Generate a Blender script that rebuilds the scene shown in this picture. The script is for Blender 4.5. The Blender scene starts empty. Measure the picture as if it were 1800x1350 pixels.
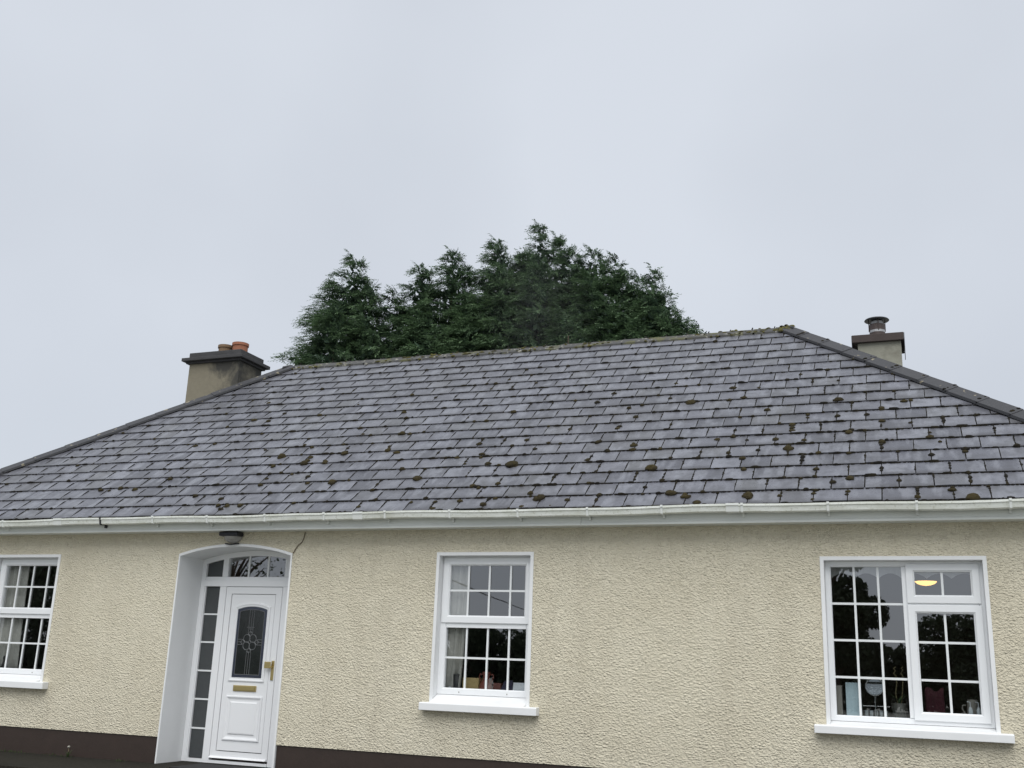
import bpy, math, random
import numpy as np
from mathutils import Vector, Matrix

# ------------------------------------------------------------------ camera
S = bpy.context.scene
COL = S.collection
RNG = random.Random(7)
cam = bpy.data.objects.new('camera', bpy.data.cameras.new('camera'))
COL.objects.link(cam)
CAMP = Vector((2.2561, -10.2229, 0.8711))
F_ = Vector((-0.35137, 0.89835, 0.26364)); yaw, pit, rol = -0.3727, 0.2668, 0.0367
F_ = Vector((math.sin(yaw)*math.cos(pit), math.cos(yaw)*math.cos(pit), math.sin(pit)))
R_ = Vector((math.cos(yaw), -math.sin(yaw), 0)); U_ = R_.cross(F_)
R2 = R_*math.cos(rol)+U_*math.sin(rol); U2 = -R_*math.sin(rol)+U_*math.cos(rol)
cam.matrix_world = Matrix(((R2.x, U2.x, -F_.x, CAMP.x), (R2.y, U2.y, -F_.y, CAMP.y), (R2.z, U2.z, -F_.z, CAMP.z), (0, 0, 0, 1)))
cam.data.sensor_width = 36.0
cam.data.lens = 36.0*1830.0/1800.0
cam.data.clip_start = 0.1
cam.data.clip_end = 3000
S.camera = cam
S.render.resolution_x, S.render.resolution_y = 1024, 768

# ------------------------------------------------------------------ world: overcast sky
W = bpy.data.worlds.new('World'); S.world = W; W.use_nodes = True
nt = W.node_tree; nt.nodes.clear()
wo = nt.nodes.new('ShaderNodeOutputWorld'); bg = nt.nodes.new('ShaderNodeBackground')
sky = nt.nodes.new('ShaderNodeTexSky'); sky.sky_type = 'NISHITA'; sky.sun_disc = False
SUN_EL, SUN_ROT = math.radians(58), math.radians(165)
sky.sun_elevation = SUN_EL; sky.sun_rotation = SUN_ROT
tc = nt.nodes.new('ShaderNodeTexCoord')
no = nt.nodes.new('ShaderNodeTexNoise'); no.inputs['Scale'].default_value = 2.1; no.inputs['Detail'].default_value = 4; no.inputs['Roughness'].default_value = .45
nt.links.new(tc.outputs['Generated'], no.inputs['Vector'])
cr = nt.nodes.new('ShaderNodeValToRGB')
cr.color_ramp.elements[0].position = .34; cr.color_ramp.elements[0].color = (4.75, 5.05, 5.55, 1)
cr.color_ramp.elements[1].position = .68; cr.color_ramp.elements[1].color = (5.50, 5.82, 6.34, 1)
nt.links.new(no.outputs['Fac'], cr.inputs['Fac'])
mx = nt.nodes.new('ShaderNodeMix'); mx.data_type = 'RGBA'; mx.inputs['Factor'].default_value = .93
nt.links.new(sky.outputs['Color'], mx.inputs['A']); nt.links.new(cr.outputs['Color'], mx.inputs['B'])
nt.links.new(mx.outputs['Result'], bg.inputs['Color']); bg.inputs['Strength'].default_value = .07
nt.links.new(bg.outputs['Background'], wo.inputs['Surface'])

# ------------------------------------------------------------------ one soft sun behind the cloud
sl = bpy.data.lights.new('sun', 'SUN'); sl.energy = 1.5; sl.angle = math.radians(62); sl.color = (1.0, .985, .96)
so = bpy.data.objects.new('sun', sl); COL.objects.link(so)
az = math.radians(-75)                       # from the yard side, a little to the right
sd = Vector((math.cos(az)*math.cos(SUN_EL), math.sin(az)*math.cos(SUN_EL), math.sin(SUN_EL)))
so.rotation_euler = (-sd).to_track_quat('-Z', 'Y').to_euler()
so.location = (0, -8, 14)

S.view_settings.view_transform = 'Standard'; S.view_settings.look = 'None'
S.view_settings.gamma = 1.0; S.view_settings.use_curve_mapping = False
S.view_settings.exposure = 0.9
S.render.engine = 'CYCLES'
S.cycles.max_bounces = 8; S.cycles.transparent_max_bounces = 24; S.cycles.diffuse_bounces = 3
S.cycles.use_denoising = True; S.cycles.sample_clamp_indirect = 6

# ------------------------------------------------------------------ mesh helpers
class MB:
    def __init__(s): s.v = []; s.f = []; s.m = []; s.mi = 0
    def face(s, pts):
        i = len(s.v); s.v += [tuple(p) for p in pts]; s.f.append(tuple(range(i, i+len(pts)))); s.m.append(s.mi)
    def box(s, x0, x1, y0, y1, z0, z1):
        i = len(s.v)
        s.v += [(x0,y0,z0),(x1,y0,z0),(x1,y1,z0),(x0,y1,z0),(x0,y0,z1),(x1,y0,z1),(x1,y1,z1),(x0,y1,z1)]
        for q in ((0,3,2,1),(4,5,6,7),(0,1,5,4),(1,2,6,5),(2,3,7,6),(3,0,4,7)):
            s.f.append(tuple(i+k for k in q)); s.m.append(s.mi)
        return s
    def loft(s, rings, close=True, cap=False):
        n = len(rings[0]); b = len(s.v)
        for r in rings: s.v += [tuple(p) for p in r]
        for k in range(len(rings)-1):
            for j in range(n if close else n-1):
                j2 = (j+1) % n
                s.f.append((b+k*n+j, b+k*n+j2, b+(k+1)*n+j2, b+(k+1)*n+j)); s.m.append(s.mi)
        if cap:
            s.f.append(tuple(b+j for j in range(n))[::-1]); s.m.append(s.mi)
            s.f.append(tuple(b+(len(rings)-1)*n+j for j in range(n))); s.m.append(s.mi)
        return s
    def extrude_x(s, prof, x0, x1):                    # prof: (y,z) polygon
        return s.loft([[(x0,y,z) for y,z in prof], [(x1,y,z) for y,z in prof]], cap=True)
    def prism(s, poly, y0, y1):                        # poly: (x,z) polygon extruded along y
        return s.loft([[(x,y0,z) for x,z in poly], [(x,y1,z) for x,z in poly]], cap=True)
    def tube(s, pts, r, n=8):
        pts = [Vector(p) for p in pts]; rs = r if isinstance(r, (list, tuple)) else [r]*len(pts)
        rings = []; a = None
        for k, p in enumerate(pts):
            t = (pts[min(k+1, len(pts)-1)]-pts[max(k-1, 0)]).normalized()
            if a is None:
                a = t.orthogonal().normalized()
            a = (a-t*a.dot(t)).normalized(); b = t.cross(a)
            rings.append([p+(a*math.cos(2*math.pi*j/n)+b*math.sin(2*math.pi*j/n))*rs[k] for j in range(n)])
        return s.loft(rings, cap=True)
    def lathe(s, prof, c, n=20):                       # prof: (r,z)
        rings = [[(c[0]+r*math.cos(2*math.pi*j/n), c[1]+r*math.sin(2*math.pi*j/n), c[2]+z) for j in range(n)] for r, z in prof]
        return s.loft(rings, cap=True)
    def build(s, name, mats, parent=None, smooth=False, bevel=0):
        me = bpy.data.meshes.new(name); me.from_pydata(s.v, [], s.f); me.validate()
        for m in (mats if isinstance(mats, (list, tuple)) else [mats]): me.materials.append(m)
        if len(s.m) == len(me.polygons):
            me.polygons.foreach_set('material_index', s.m)
        if smooth: me.polygons.foreach_set('use_smooth', [True]*len(me.polygons))
        o = bpy.data.objects.new(name, me); COL.objects.link(o)
        if parent is not None:
            o.parent = parent; o.matrix_parent_inverse = parent.matrix_world.inverted()
        if bevel:
            md = o.modifiers.new('b', 'BEVEL'); md.width = bevel; md.segments = 2; md.limit_method = 'ANGLE'
        return o

def empty(name, loc, parent=None):
    o = bpy.data.objects.new(name, None); COL.objects.link(o); o.location = loc; o.empty_display_size = .2
    o.matrix_world = Matrix.Translation(loc)
    if parent is not None:
        o.parent = parent; o.matrix_parent_inverse = parent.matrix_world.inverted()
    return o
def tag(o, label=None, cat=None, group=None, kind=None):
    if label: o['label'] = label
    if cat: o['category'] = cat
    if group: o['group'] = group
    if kind: o['kind'] = kind
    return o

# ------------------------------------------------------------------ materials
class N:
    def __init__(s, name):
        s.m = bpy.data.materials.new(name); s.m.use_nodes = True; s.t = s.m.node_tree
        s.p = s.t.nodes['Principled BSDF']; s.o = s.t.nodes['Material Output']
        s.c = s.t.nodes.new('ShaderNodeTexCoord')
    def n(s, t, **k):
        x = s.t.nodes.new(t)
        for a, b in k.items(): setattr(x, a, b)
        return x
    def l(s, a, b): s.t.links.new(a, b)
    def noise(s, scale, detail=3, rough=.5, vec=None, stretch=None, dist=0):
        x = s.n('ShaderNodeTexNoise'); x.inputs['Scale'].default_value = scale; x.inputs['Detail'].default_value = detail
        x.inputs['Roughness'].default_value = rough; x.inputs['Distortion'].default_value = dist
        v = vec or s.c.outputs['Object']
        if stretch:
            mp = s.n('ShaderNodeMapping'); mp.inputs['Scale'].default_value = stretch; s.l(v, mp.inputs['Vector']); v = mp.outputs['Vector']
        s.l(v, x.inputs['Vector']); return x.outputs['Fac']
    def ramp(s, fac, *el):
        r = s.n('ShaderNodeValToRGB'); e = r.color_ramp.elements
        while len(e) < len(el): e.new(.5)
        for q, (p, c) in zip(e, el):
            q.position = p; q.color = (c, c, c, 1) if isinstance(c, (int, float)) else (*c, 1)
        s.l(fac, r.inputs['Fac']); return r.outputs['Color']
    def mix(s, fac, a, b, mode='MIX'):
        x = s.n('ShaderNodeMix'); x.data_type = 'RGBA'; x.blend_type = mode
        for nm, v in (('Factor', fac), ('A', a), ('B', b)):
            if isinstance(v, (int, float)): x.inputs[nm].default_value = v if nm == 'Factor' else (v, v, v, 1)
            elif isinstance(v, tuple): x.inputs[nm].default_value = (*v, 1)
            else: s.l(v, x.inputs[nm])
        return x.outputs['Result']
    def math(s, op, a, b=0.0, clamp=False):
        x = s.n('ShaderNodeMath'); x.operation = op; x.use_clamp = clamp
        for k, v in ((0, a), (1, b)):
            if isinstance(v, (int, float)): x.inputs[k].default_value = v
            else: s.l(v, x.inputs[k])
        return x.outputs[0]
    def base(s, c):
        if isinstance(c, tuple): s.p.inputs['Base Color'].default_value = (*c, 1)
        else: s.l(c, s.p.inputs['Base Color'])
    def rough(s, r):
        if isinstance(r, (int, float)): s.p.inputs['Roughness'].default_value = r
        else: s.l(r, s.p.inputs['Roughness'])
    def bump(s, h, strength=.5, dist=.01):
        b = s.n('ShaderNodeBump'); b.inputs['Strength'].default_value = strength; b.inputs['Distance'].default_value = dist
        s.l(h, b.inputs['Height']); s.l(b.outputs['Normal'], s.p.inputs['Normal'])

def simple(name, c, rough=.5, var=.12, scale=8, metal=0, spec=.5, bump=0):
    k = N(name); f = k.noise(scale, 4, .6)
    k.base(k.mix(f, tuple(x*(1-var) for x in c), tuple(min(1, x*(1+var)) for x in c)))
    k.rough(rough); k.p.inputs['Metallic'].default_value = metal; k.p.inputs['Specular IOR Level'].default_value = spec
    if bump: k.bump(k.noise(scale*6, 3, .6), .4, bump)
    return k.m

def m_dash():
    k = N('roughcast')
    # thrown lumps: warped cells of uneven size over a finer grit
    wv = k.n('ShaderNodeTexNoise'); wv.inputs['Scale'].default_value = 60; wv.inputs['Detail'].default_value = 2; k.l(k.c.outputs['Object'], wv.inputs['Vector'])
    vs = k.n('ShaderNodeVectorMath', operation='SCALE'); k.l(wv.outputs['Color'], vs.inputs[0]); vs.inputs['Scale'].default_value = .013
    va = k.n('ShaderNodeVectorMath', operation='ADD'); k.l(k.c.outputs['Object'], va.inputs[0]); k.l(vs.outputs[0], va.inputs[1])
    def lumps(sc, st, lo, hi):
        mp = k.n('ShaderNodeMapping'); mp.inputs['Scale'].default_value = st; k.l(va.outputs[0], mp.inputs['Vector'])
        vo = k.n('ShaderNodeTexVoronoi', feature='F1'); vo.inputs['Scale'].default_value = sc; k.l(mp.outputs[0], vo.inputs['Vector'])
        sc_ = k.n('ShaderNodeSeparateColor'); k.l(vo.outputs['Color'], sc_.inputs[0])
        return k.math('MULTIPLY', k.ramp(vo.outputs['Distance'], (lo, 1.0), ((lo+hi)/2, .62), (hi, 0.0)), k.math('ADD', k.math('MULTIPLY', sc_.outputs[0], .75), .25))
    l1 = lumps(40, (.78, 1, 1.15), .05, .62); l2 = lumps(66, (.85, 1, 1.1), .05, .62); l3 = lumps(105, (.9, 1, 1.05), .05, .6)
    fine = k.noise(210, 3, .6)
    h = k.math('ADD', k.math('MAXIMUM', k.math('MULTIPLY', l1, 1.0), k.math('MULTIPLY', l2, .80)), k.math('ADD', k.math('MULTIPLY', l3, .30), k.math('MULTIPLY', fine, .14)))
    big = k.noise(.9, 5, .6); mid = k.noise(5, 4, .65); vst = k.noise(1.0, 5, .6, stretch=(3.0, 1, .45))
    col = k.mix(k.ramp(big, (.3, 0.0), (.7, 1.0)), (.685, .630, .488), (.752, .700, .555))
    col = k.mix(k.math('MULTIPLY', k.ramp(mid, (.45, 0.0), (.75, 1.0)), .25), col, (.57, .515, .375))
    col = k.mix(k.math('MULTIPLY', k.ramp(vst, (.50, 0.0), (.72, 1.0)), .42), col, (.57, .518, .40))
    col = k.mix(k.math('MULTIPLY', k.ramp(k.noise(240, 2, .5), (.56, 0.0), (.70, 1.0)), .25), col, (.42, .37, .26))   # bare grains of the dash
    k.base(col); k.rough(.9); k.p.inputs['Specular IOR Level'].default_value = .25
    k.bump(h, 1.0, .014)
    return k.m

def m_slate():
    k = N('slate')
    at = k.n('ShaderNodeAttribute', attribute_name='sl'); sp = k.n('ShaderNodeSeparateColor'); k.l(at.outputs['Color'], sp.inputs[0])
    r, u, v = sp.outputs[0], sp.outputs[1], sp.outputs[2]; r2 = at.outputs['Alpha']
    geo = k.n('ShaderNodeNewGeometry'); P = geo.outputs['Position']
    # each slate has its own patch of stain
    off = k.n('ShaderNodeVectorMath', operation='ADD'); cmb = k.n('ShaderNodeCombineXYZ')
    k.l(k.math('MULTIPLY', r, 37.0), cmb.inputs[0]); k.l(k.math('MULTIPLY', r2, 53.0), cmb.inputs[2]); k.l(P, off.inputs[0]); k.l(cmb.outputs[0], off.inputs[1])
    V = off.outputs[0]
    n1 = k.noise(5.5, 5, .62, vec=V); n2 = k.noise(26, 4, .6, vec=V); n3 = k.noise(.55, 4, .6, vec=P); n4 = k.noise(3.2, 4, .55, vec=V, stretch=(2.2, .6, .6))
    col = k.mix(r, (.078, .080, .095), (.148, .152, .176))
    col = k.mix(k.ramp(r2, (.80, 0.0), (.95, .75)), col, (.128, .130, .136))
    col = k.mix(k.math('MULTIPLY', k.ramp(n4, (.47, 0.0), (.60, 1.0)), .62), col, (.212, .220, .248))   # pale lime bloom
    col = k.mix(k.math('MULTIPLY', k.ramp(n1, (.47, 0.0), (.64, 1.0)), .46), col, (.052, .053, .058))    # dark algae
    col = k.mix(k.math('MULTIPLY', k.ramp(n2, (.57, 0.0), (.68, 1.0)), .28), col, (.040, .040, .043))
    col = k.mix(k.math('MULTIPLY', k.ramp(n3, (.40, 0.0), (.68, 1.0)), .35), col, (.070, .068, .070))
    # worn pale arrises at the sides, dirt towards the tail
    eu = k.math('MINIMUM', u, k.math('SUBTRACT', 1.0, u)); eu = k.math('ADD', eu, k.math('MULTIPLY', k.math('SUBTRACT', n2, .5), .05))
    col = k.mix(k.math('MULTIPLY', k.ramp(eu, (.0, 1.0), (.045, 0.0)), .35), col, (.26, .265, .285))
    ev = k.math('ADD', v, k.math('MULTIPLY', k.math('SUBTRACT', n1, .5), .55))
    col = k.mix(k.math('MULTIPLY', k.ramp(ev, (.0, 1.0), (.26, 0.0)), k.math('MULTIPLY', k.ramp(k.noise(1.3, 2, .5, vec=V), (.40, 0.0), (.60, 1.0)), .75)), col, (.034, .032, .034))
    k.base(col)
    k.rough(k.ramp(n1, (.3, .20), (.7, .42)))
    k.p.inputs['Specular IOR Level'].default_value = .55
    k.bump(k.math('ADD', n2, k.math('MULTIPLY', k.noise(90, 3, .6, vec=V), .3)), .22, .002)
    return k.m

def m_tint(name, a, b, attr='tint', rough=.85, trans=0, bscale=0, spec=.3):
    k = N(name); at = k.n('ShaderNodeAttribute', attribute_name=attr)
    c = k.mix(at.outputs['Fac'], a, b); k.base(c); k.rough(rough); k.p.inputs['Specular IOR Level'].default_value = spec
    if trans:
        tr = k.n('ShaderNodeBsdfTranslucent'); k.l(c, tr.inputs['Color']); ms = k.n('ShaderNodeMixShader'); ms.inputs[0].default_value = trans
        k.l(k.p.outputs[0], ms.inputs[1]); k.l(tr.outputs[0], ms.inputs[2]); k.l(ms.outputs[0], k.o.inputs['Surface'])
    if bscale: k.bump(k.noise(bscale, 4, .7), .9, .012)
    return k.m

def m_glass(name, ior=2.75, tint=(.80, .82, .82)):
    k = N(name); fr = k.n('ShaderNodeFresnel'); ge = k.n('ShaderNodeNewGeometry'); mi = k.n('ShaderNodeMix'); mi.inputs['A'].default_value = ior; mi.inputs['B'].default_value = 1/ior; k.l(ge.outputs['Backfacing'], mi.inputs['Factor']); k.l(mi.outputs['Result'], fr.inputs['IOR'])
    tr = k.n('ShaderNodeBsdfTransparent'); tr.inputs['Color'].default_value = (*tint, 1)
    gl = k.n('ShaderNodeBsdfGlossy'); gl.inputs['Roughness'].default_value = 0.0; gl.inputs['Color'].default_value = (.97, .98, 1, 1)
    bp = k.n('ShaderNodeBump'); bp.inputs['Strength'].default_value = .02; bp.inputs['Distance'].default_value = .01
    k.l(k.noise(3.0, 1, .4), bp.inputs['Height']); k.l(bp.outputs[0], gl.inputs['Normal'])
    ms = k.n('ShaderNodeMixShader'); k.l(fr.outputs[0], ms.inputs[0]); k.l(tr.outputs[0], ms.inputs[1]); k.l(gl.outputs[0], ms.inputs[2])
    k.l(ms.outputs[0], k.o.inputs['Surface']); return k.m

def m_paint_white(name, c=(.80, .815, .82), rough=.35, dirt=.1):
    k = N(name); a = k.noise(3.2, 5, .65); b = k.noise(40, 4, .6)
    col = k.mix(k.math('MULTIPLY', k.ramp(a, (.45, 0.0), (.8, 1.0)), dirt*2), c, tuple(x*.82 for x in c))
    col = k.mix(k.math('MULTIPLY', k.ramp(b, (.62, 0.0), (.78, 1.0)), dirt), col, (.42, .42, .38))
    k.base(col); k.rough(rough); return k.m

def m_gutter():
    k = N('gutter_plastic'); a = k.noise(1.1, 5, .65, stretch=(1, 1, 1)); b = k.noise(9, 5, .7, stretch=(.6, 1, 2.5)); c = k.noise(45, 3, .6)
    col = k.mix(k.math('MULTIPLY', k.ramp(b, (.38, 0.0), (.66, 1.0)), .75), (.76, .78, .74), (.55, .57, .49))
    col = k.mix(k.math('MULTIPLY', k.ramp(c, (.56, 0.0), (.72, 1.0)), .55), col, (.33, .33, .24))
    col = k.mix(k.math('MULTIPLY', k.ramp(a, (.52, 0.0), (.68, 1.0)), .35), col, (.38, .38, .28))
    k.base(col); k.rough(.45); return k.m

def m_render_chimney(name, pale, dark, scale=1.7, thr=.5, zmid=None):
    k = N(name); a = k.noise(scale, 5, .62, dist=.3); b = k.noise(14, 5, .65); d = k.noise(60, 3, .6)
    geo = k.n('ShaderNodeNewGeometry'); sx = k.n('ShaderNodeSeparateXYZ'); k.l(geo.outputs['Position'], sx.inputs[0])
    col = k.mix(b, pale, tuple(x*.72 for x in pale))
    f = a
    if zmid is not None:                     # soot and damp washed down from the cap
        f = k.math('ADD', a, k.math('MULTIPLY', k.math('SUBTRACT', sx.outputs['Z'], zmid), .42))
    if zmid is not None:
        sn = k.n('ShaderNodeSeparateXYZ'); k.l(geo.outputs['Normal'], sn.inputs[0])
        f = k.math('ADD', f, k.math('MULTIPLY', k.math('SUBTRACT', sx.outputs['X'], -8.15), .42))
    col = k.mix(k.ramp(f, (thr-.10, 0.0), (thr+.12, .92)), col, dark)
    col = k.mix(k.math('MULTIPLY', k.ramp(d, (.6, 0.0), (.75, 1.0)), .3), col, tuple(x*.5 for x in pale))
    k.base(col); k.rough(.92); k.bump(k.math('ADD', b, d), .5, .008); return k.m

def m_concrete_path():
    k = N('path_concrete'); a = k.noise(1.6, 6, .65); b = k.noise(22, 5, .7)
    col = k.mix(a, (.030, .027, .022), (.015, .015, .012))
    col = k.mix(k.math('MULTIPLY', k.ramp(b, (.54, 0.0), (.72, 1.0)), .45), col, (.06, .056, .047))
    k.base(col); k.rough(.9); k.p.inputs['Specular IOR Level'].default_value = .1; k.bump(b, .6, .01); return k.m

def m_ground():
    k = N('yard_gravel'); a = k.noise(.25, 5, .6); b = k.noise(30, 5, .7)
    col = k.mix(a, (.24, .235, .22), (.16, .17, .13)); col = k.mix(k.math('MULTIPLY', b, .6), col, (.30, .29, .27))
    k.base(col); k.rough(.9); k.bump(b, .6, .015); return k.m

def m_hip():
    k = N('ridge_tile_cement'); a = k.noise(3, 5, .6); b = k.noise(11, 2, .4); c = k.noise(50, 4, .6)
    col = k.mix(a, (.027, .027, .030), (.046, .047, .052))
    col = k.mix(k.math('MULTIPLY', k.ramp(b, (.685, 0.0), (.71, 1.0)), .8), col, (.25, .22, .15))   # lichen rosettes
    col = k.mix(k.math('MULTIPLY', k.ramp(c, (.6, 0.0), (.72, 1.0)), .35), col, (.14, .14, .14))
    k.base(col); k.rough(.62); k.bump(c, .3, .004); return k.m
def m_ridge():
    k = N('ridge_tile_weathered'); a = k.noise(3, 5, .6); b = k.noise(17, 4, .6); c = k.noise(50, 4, .6); d = k.noise(5, 4, .6)
    col = k.mix(a, (.048, .048, .048), (.085, .085, .082))
    col = k.mix(k.math('MULTIPLY', k.ramp(b, (.58, 0.0), (.66, 1.0)), .75), col, (.34, .33, .28))
    col = k.mix(k.math('MULTIPLY', k.ramp(d, (.52, 0.0), (.64, 1.0)), .7), col, (.10, .10, .03))
    k.base(col); k.rough(.85); k.bump(c, .5, .008); return k.m

M = dict(
 clip=m_paint_white('gutter_clip', (.70, .72, .69), .4, .12),
 dash=m_dash(), slate=m_slate(), upvc=m_paint_white('upvc', (.83, .845, .855), .28, .05), plaster=m_paint_white('white_masonry_paint', (.79, .80, .80), .6, .13),
 door=m_paint_white('door_upvc', (.85, .86, .87), .22, .03), gutter=m_gutter(), fascia=m_paint_white('fascia_pvc', (.68, .705, .675), .4, .18),
 glass=m_glass('window_glass'), frost=simple('frosted_glass', (.055, .06, .062), .28, .15, 30, spec=.6), bar=m_paint_white('glazing_bar_white', (.78, .80, .80), .4, .03),
 plinth=simple('plinth_brown_paint', (.036, .0235, .018), .55, .25, 5, bump=.004), path=m_concrete_path(), ground=m_ground(),
 hip=m_hip(), ridge=m_ridge(), under=simple('joint_dirt', (.014, .012, .009), .95, .4, 30), brass=simple('brass', (.56, .45, .21), .4, .12, 20, metal=1.0),
 lead=simple('lead_came', (.15, .155, .16), .55, .15, 40, metal=.3), dglass=simple('door_glass', (.012, .015, .014), .12, .6, 12, spec=.7), bglass=simple('bevel_glass', (.035, .042, .065), .15, .3, 14, spec=.8),
 chimL=m_render_chimney('chimney_render_old', (.25, .225, .165), (.040, .040, .038), 2.6, .55, 5.22), chimR=m_render_chimney('chimney_render_pale', (.33, .325, .265), (.15, .14, .11), 2.2, .64),
 capD=simple('chimney_cap_sooty', (.052, .052, .054), .9, .4, 5, bump=.01), capB=simple('chimney_cap_brown', (.052, .039, .035), .8, .3, 5, bump=.006),
 terr=simple('terracotta', (.31, .125, .072), .8, .2, 9, bump=.004), terro=simple('terracotta_old', (.19, .125, .075), .9, .35, 7, bump=.006),
 flue=simple('flue_rust', (.060, .042, .037), .55, .35, 10), steel=simple('steel_bright', (.40, .40, .40), .4, .2, 10, metal=.5), cowl=simple('cowl_black', (.030, .033, .038), .4, .3, 8),
 moss=m_tint('moss', (.004, .0034, .0028), (.052, .041, .014), rough=.95, bscale=160), mossy=m_tint('moss_ridge', (.035, .032, .016), (.125, .115, .035), rough=.95, bscale=120),
 black=simple('black_plastic', (.012, .013, .020), .4, .3, 10), globe=simple('globe_glass', (.30, .29, .27), .15, .25, 14, spec=.8), dark=simple('dark_object', (.02, .02, .022), .5, .3, 9),
 room=simple('room_wall', (.30, .29, .26), .9, .08, 2), floor=simple('room_floor', (.14, .10, .07), .7, .2, 3), curtain=simple('curtain_cloth', (.52, .51, .47), .9, .12, 6), net=simple('net_valance', (.62, .63, .63), .9, .06, 20),
 card=simple('cardboard', (.42, .32, .15), .8, .12, 6), clay=simple('jug_glaze', (.19, .055, .04), .35, .3, 18), pale=simple('pale_card', (.72, .76, .80), .6, .06, 6), blue=simple('pale_blue_box', (.50, .63, .68), .6, .08, 4),
 grey=simple('grey_box', (.28, .27, .24), .7, .1, 4), chrome=simple('chrome', (.7, .7, .7), .12, .05, 5, metal=1), mirror=simple('mirror', (.40, .42, .43), .02, .02, 2, metal=1),
 potd=simple('plant_pot', (.06, .06, .052), .45, .3, 12), leafh=simple('orchid_leaf', (.05, .09, .04), .4, .2, 9), stem=simple('stem', (.22, .19, .10), .7, .2, 9), burg=simple('burgundy_cloth', (.075, .018, .028), .9, .3, 5),
 soap=simple('soap_bottle', (.60, .66, .68), .2, .1, 8), navy=simple('navy_bag', (.03, .03, .06), .8, .3, 6), redbox=simple('red_box', (.16, .06, .05), .7, .2, 6),
 mat=simple('rubber_mat', (.012, .012, .013), .9, .3, 40), crack=simple('cable_sheath', (.16, .13, .09), .7, .2, 9), bark=simple('bark', (.085, .062, .045), .95, .35, 9, bump=.02),
 weed=m_tint('weed', (.04, .07, .02), (.10, .13, .04), trans=.2), seed=simple('seed_head', (.30, .29, .25), .9, .1, 30),
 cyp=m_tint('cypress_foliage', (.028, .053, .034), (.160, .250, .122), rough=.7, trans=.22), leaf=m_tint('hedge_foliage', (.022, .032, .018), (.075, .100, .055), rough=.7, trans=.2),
)

# ------------------------------------------------------------------ ground
GZ = -0.30
g = MB(); g.face([(-900, -900, GZ-.045), (900, -900, GZ-.045), (900, 900, GZ-.045), (-900, 900, GZ-.045)]); tag(g.build('ground', M['ground']), kind='structure')
g = MB(); g.box(-11.6, 5.4, -1.25, .5, GZ-.13, GZ); tag(g.build('path', M['path']), kind='structure')

# ------------------------------------------------------------------ house
HOUSE = empty('bungalow', (-3.1, 0, GZ))
tag(HOUSE, 'cream roughcast bungalow with slate hipped roof and white windows', 'house')
XL, XR, YB, WT = -10.70, 4.50, 7.30, 2.292          # wall outer faces and top
PZ = -0.015                                          # top of plinth
wins = {'l': (-8.745, -7.719, .50, 2.013), 'm': (-2.495, -1.461, .50, 2.013), 'r': (1.455, 2.816, .47, 1.955)}
DX0, DX1, DZS, DZT = -5.872, -4.352, 2.020, 2.128    # door opening: jambs, spring, crown
dch = (DX1-DX0)/2; drise = DZT-DZS; drad = (dch*dch+drise*drise)/(2*drise); dcz = DZT-drad; dcx = (DX0+DX1)/2
def arch(n=20, inset=0.0):
    r = drad-inset; h = dch-inset
    return [(dcx-h+2*h*i/n, dcz+math.sqrt(r*r-(-h+2*h*i/n)**2)) for i in range(n+1)]
wall = MB()
def sheet(y, holes, flip=False):
    xs = sorted([XL, XR]+[v for h in holes for v in h[:2]])
    for a, b in zip(xs[:-1], xs[1:]):
        h = next((h for h in holes if h[0] <= a+1e-6 and b <= h[1]+1e-6), None)
        if h is None: wall.face([(a, y, PZ), (b, y, PZ), (b, y, WT), (a, y, WT)])
        elif h[2] == 'door':
            p = arch()
            for (x0, z0), (x1, z1) in zip(p[:-1], p[1:]): wall.face([(x0, y, z0), (x1, y, z1), (x1, y, WT), (x0, y, WT)])
        else:
            wall.face([(a, y, PZ), (b, y, PZ), (b, y, h[2]), (a, y, h[2])]); wall.face([(a, y, h[3]), (b, y, h[3]), (b, y, WT), (a, y, WT)])
holes = [wins['l'], (DX0, DX1, 'door', 0), wins['m'], wins['r']]
sheet(0, holes); sheet(.30, holes)
for xa in (XL, XR): wall.face([(xa, 0, PZ), (xa, YB, PZ), (xa, YB, WT), (xa, 0, WT)])
wall.face([(XL, YB, PZ), (XR, YB, PZ), (XR, YB, WT), (XL, YB, WT)])
wall.face([(XL, 0, PZ), (DX0, 0, PZ), (DX0, .02, PZ), (XL, .02, PZ)]); wall.face([(DX1, 0, PZ), (XR, 0, PZ), (XR, .02, PZ), (DX1, .02, PZ)])
wall.build('wall', M['dash'], HOUSE)
pl = MB()
pl.box(XL+.014, DX0-.034, .012, .30, GZ-.15, PZ+.0); pl.box(DX1+.034, XR-.014, .012, .30, GZ-.15, PZ)
pl.box(XL+.014, XL+.3, .301, YB-.014, GZ-.15, PZ); pl.box(XR-.3, XR-.014, .301, YB-.014, GZ-.15, PZ); pl.box(XL+.301, XR-.301, YB-.3, YB-.014, GZ-.15, PZ)
pl.build('plinth', M['plinth'], HOUSE)
# rooms behind the windows
rm = MB(); rm.box(XL+.05, XR-.05, .52, YB-.05, -.28, -.24)
rm.build('room_floor', M['floor'], HOUSE)
rm = MB(); rm.box(XL+.05, XR-.05, .31, YB-.05, 2.30, 2.34); rm.build('room_ceiling', M['room'], HOUSE)
rm = MB()
for x in (-9.6, -6.6, -3.6, .2, 4.1): rm.box(x-.05, x+.05, .305, 4.2, -.239, 2.299)
rm.box(XL+.06, XR-.06, 4.21, 4.30, -.239, 2.299)
rm.build('partition_wall', M['room'], HOUSE)
# inner sill boards
for kx in wins:
    x0, x1, z0, z1 = wins[kx]
    rm = MB(); rm.box(x0-.05, x1+.05, .165, .50, z0+.06, z0+.085)
    rm.build('window_board', M['upvc'], HOUSE)

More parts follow.
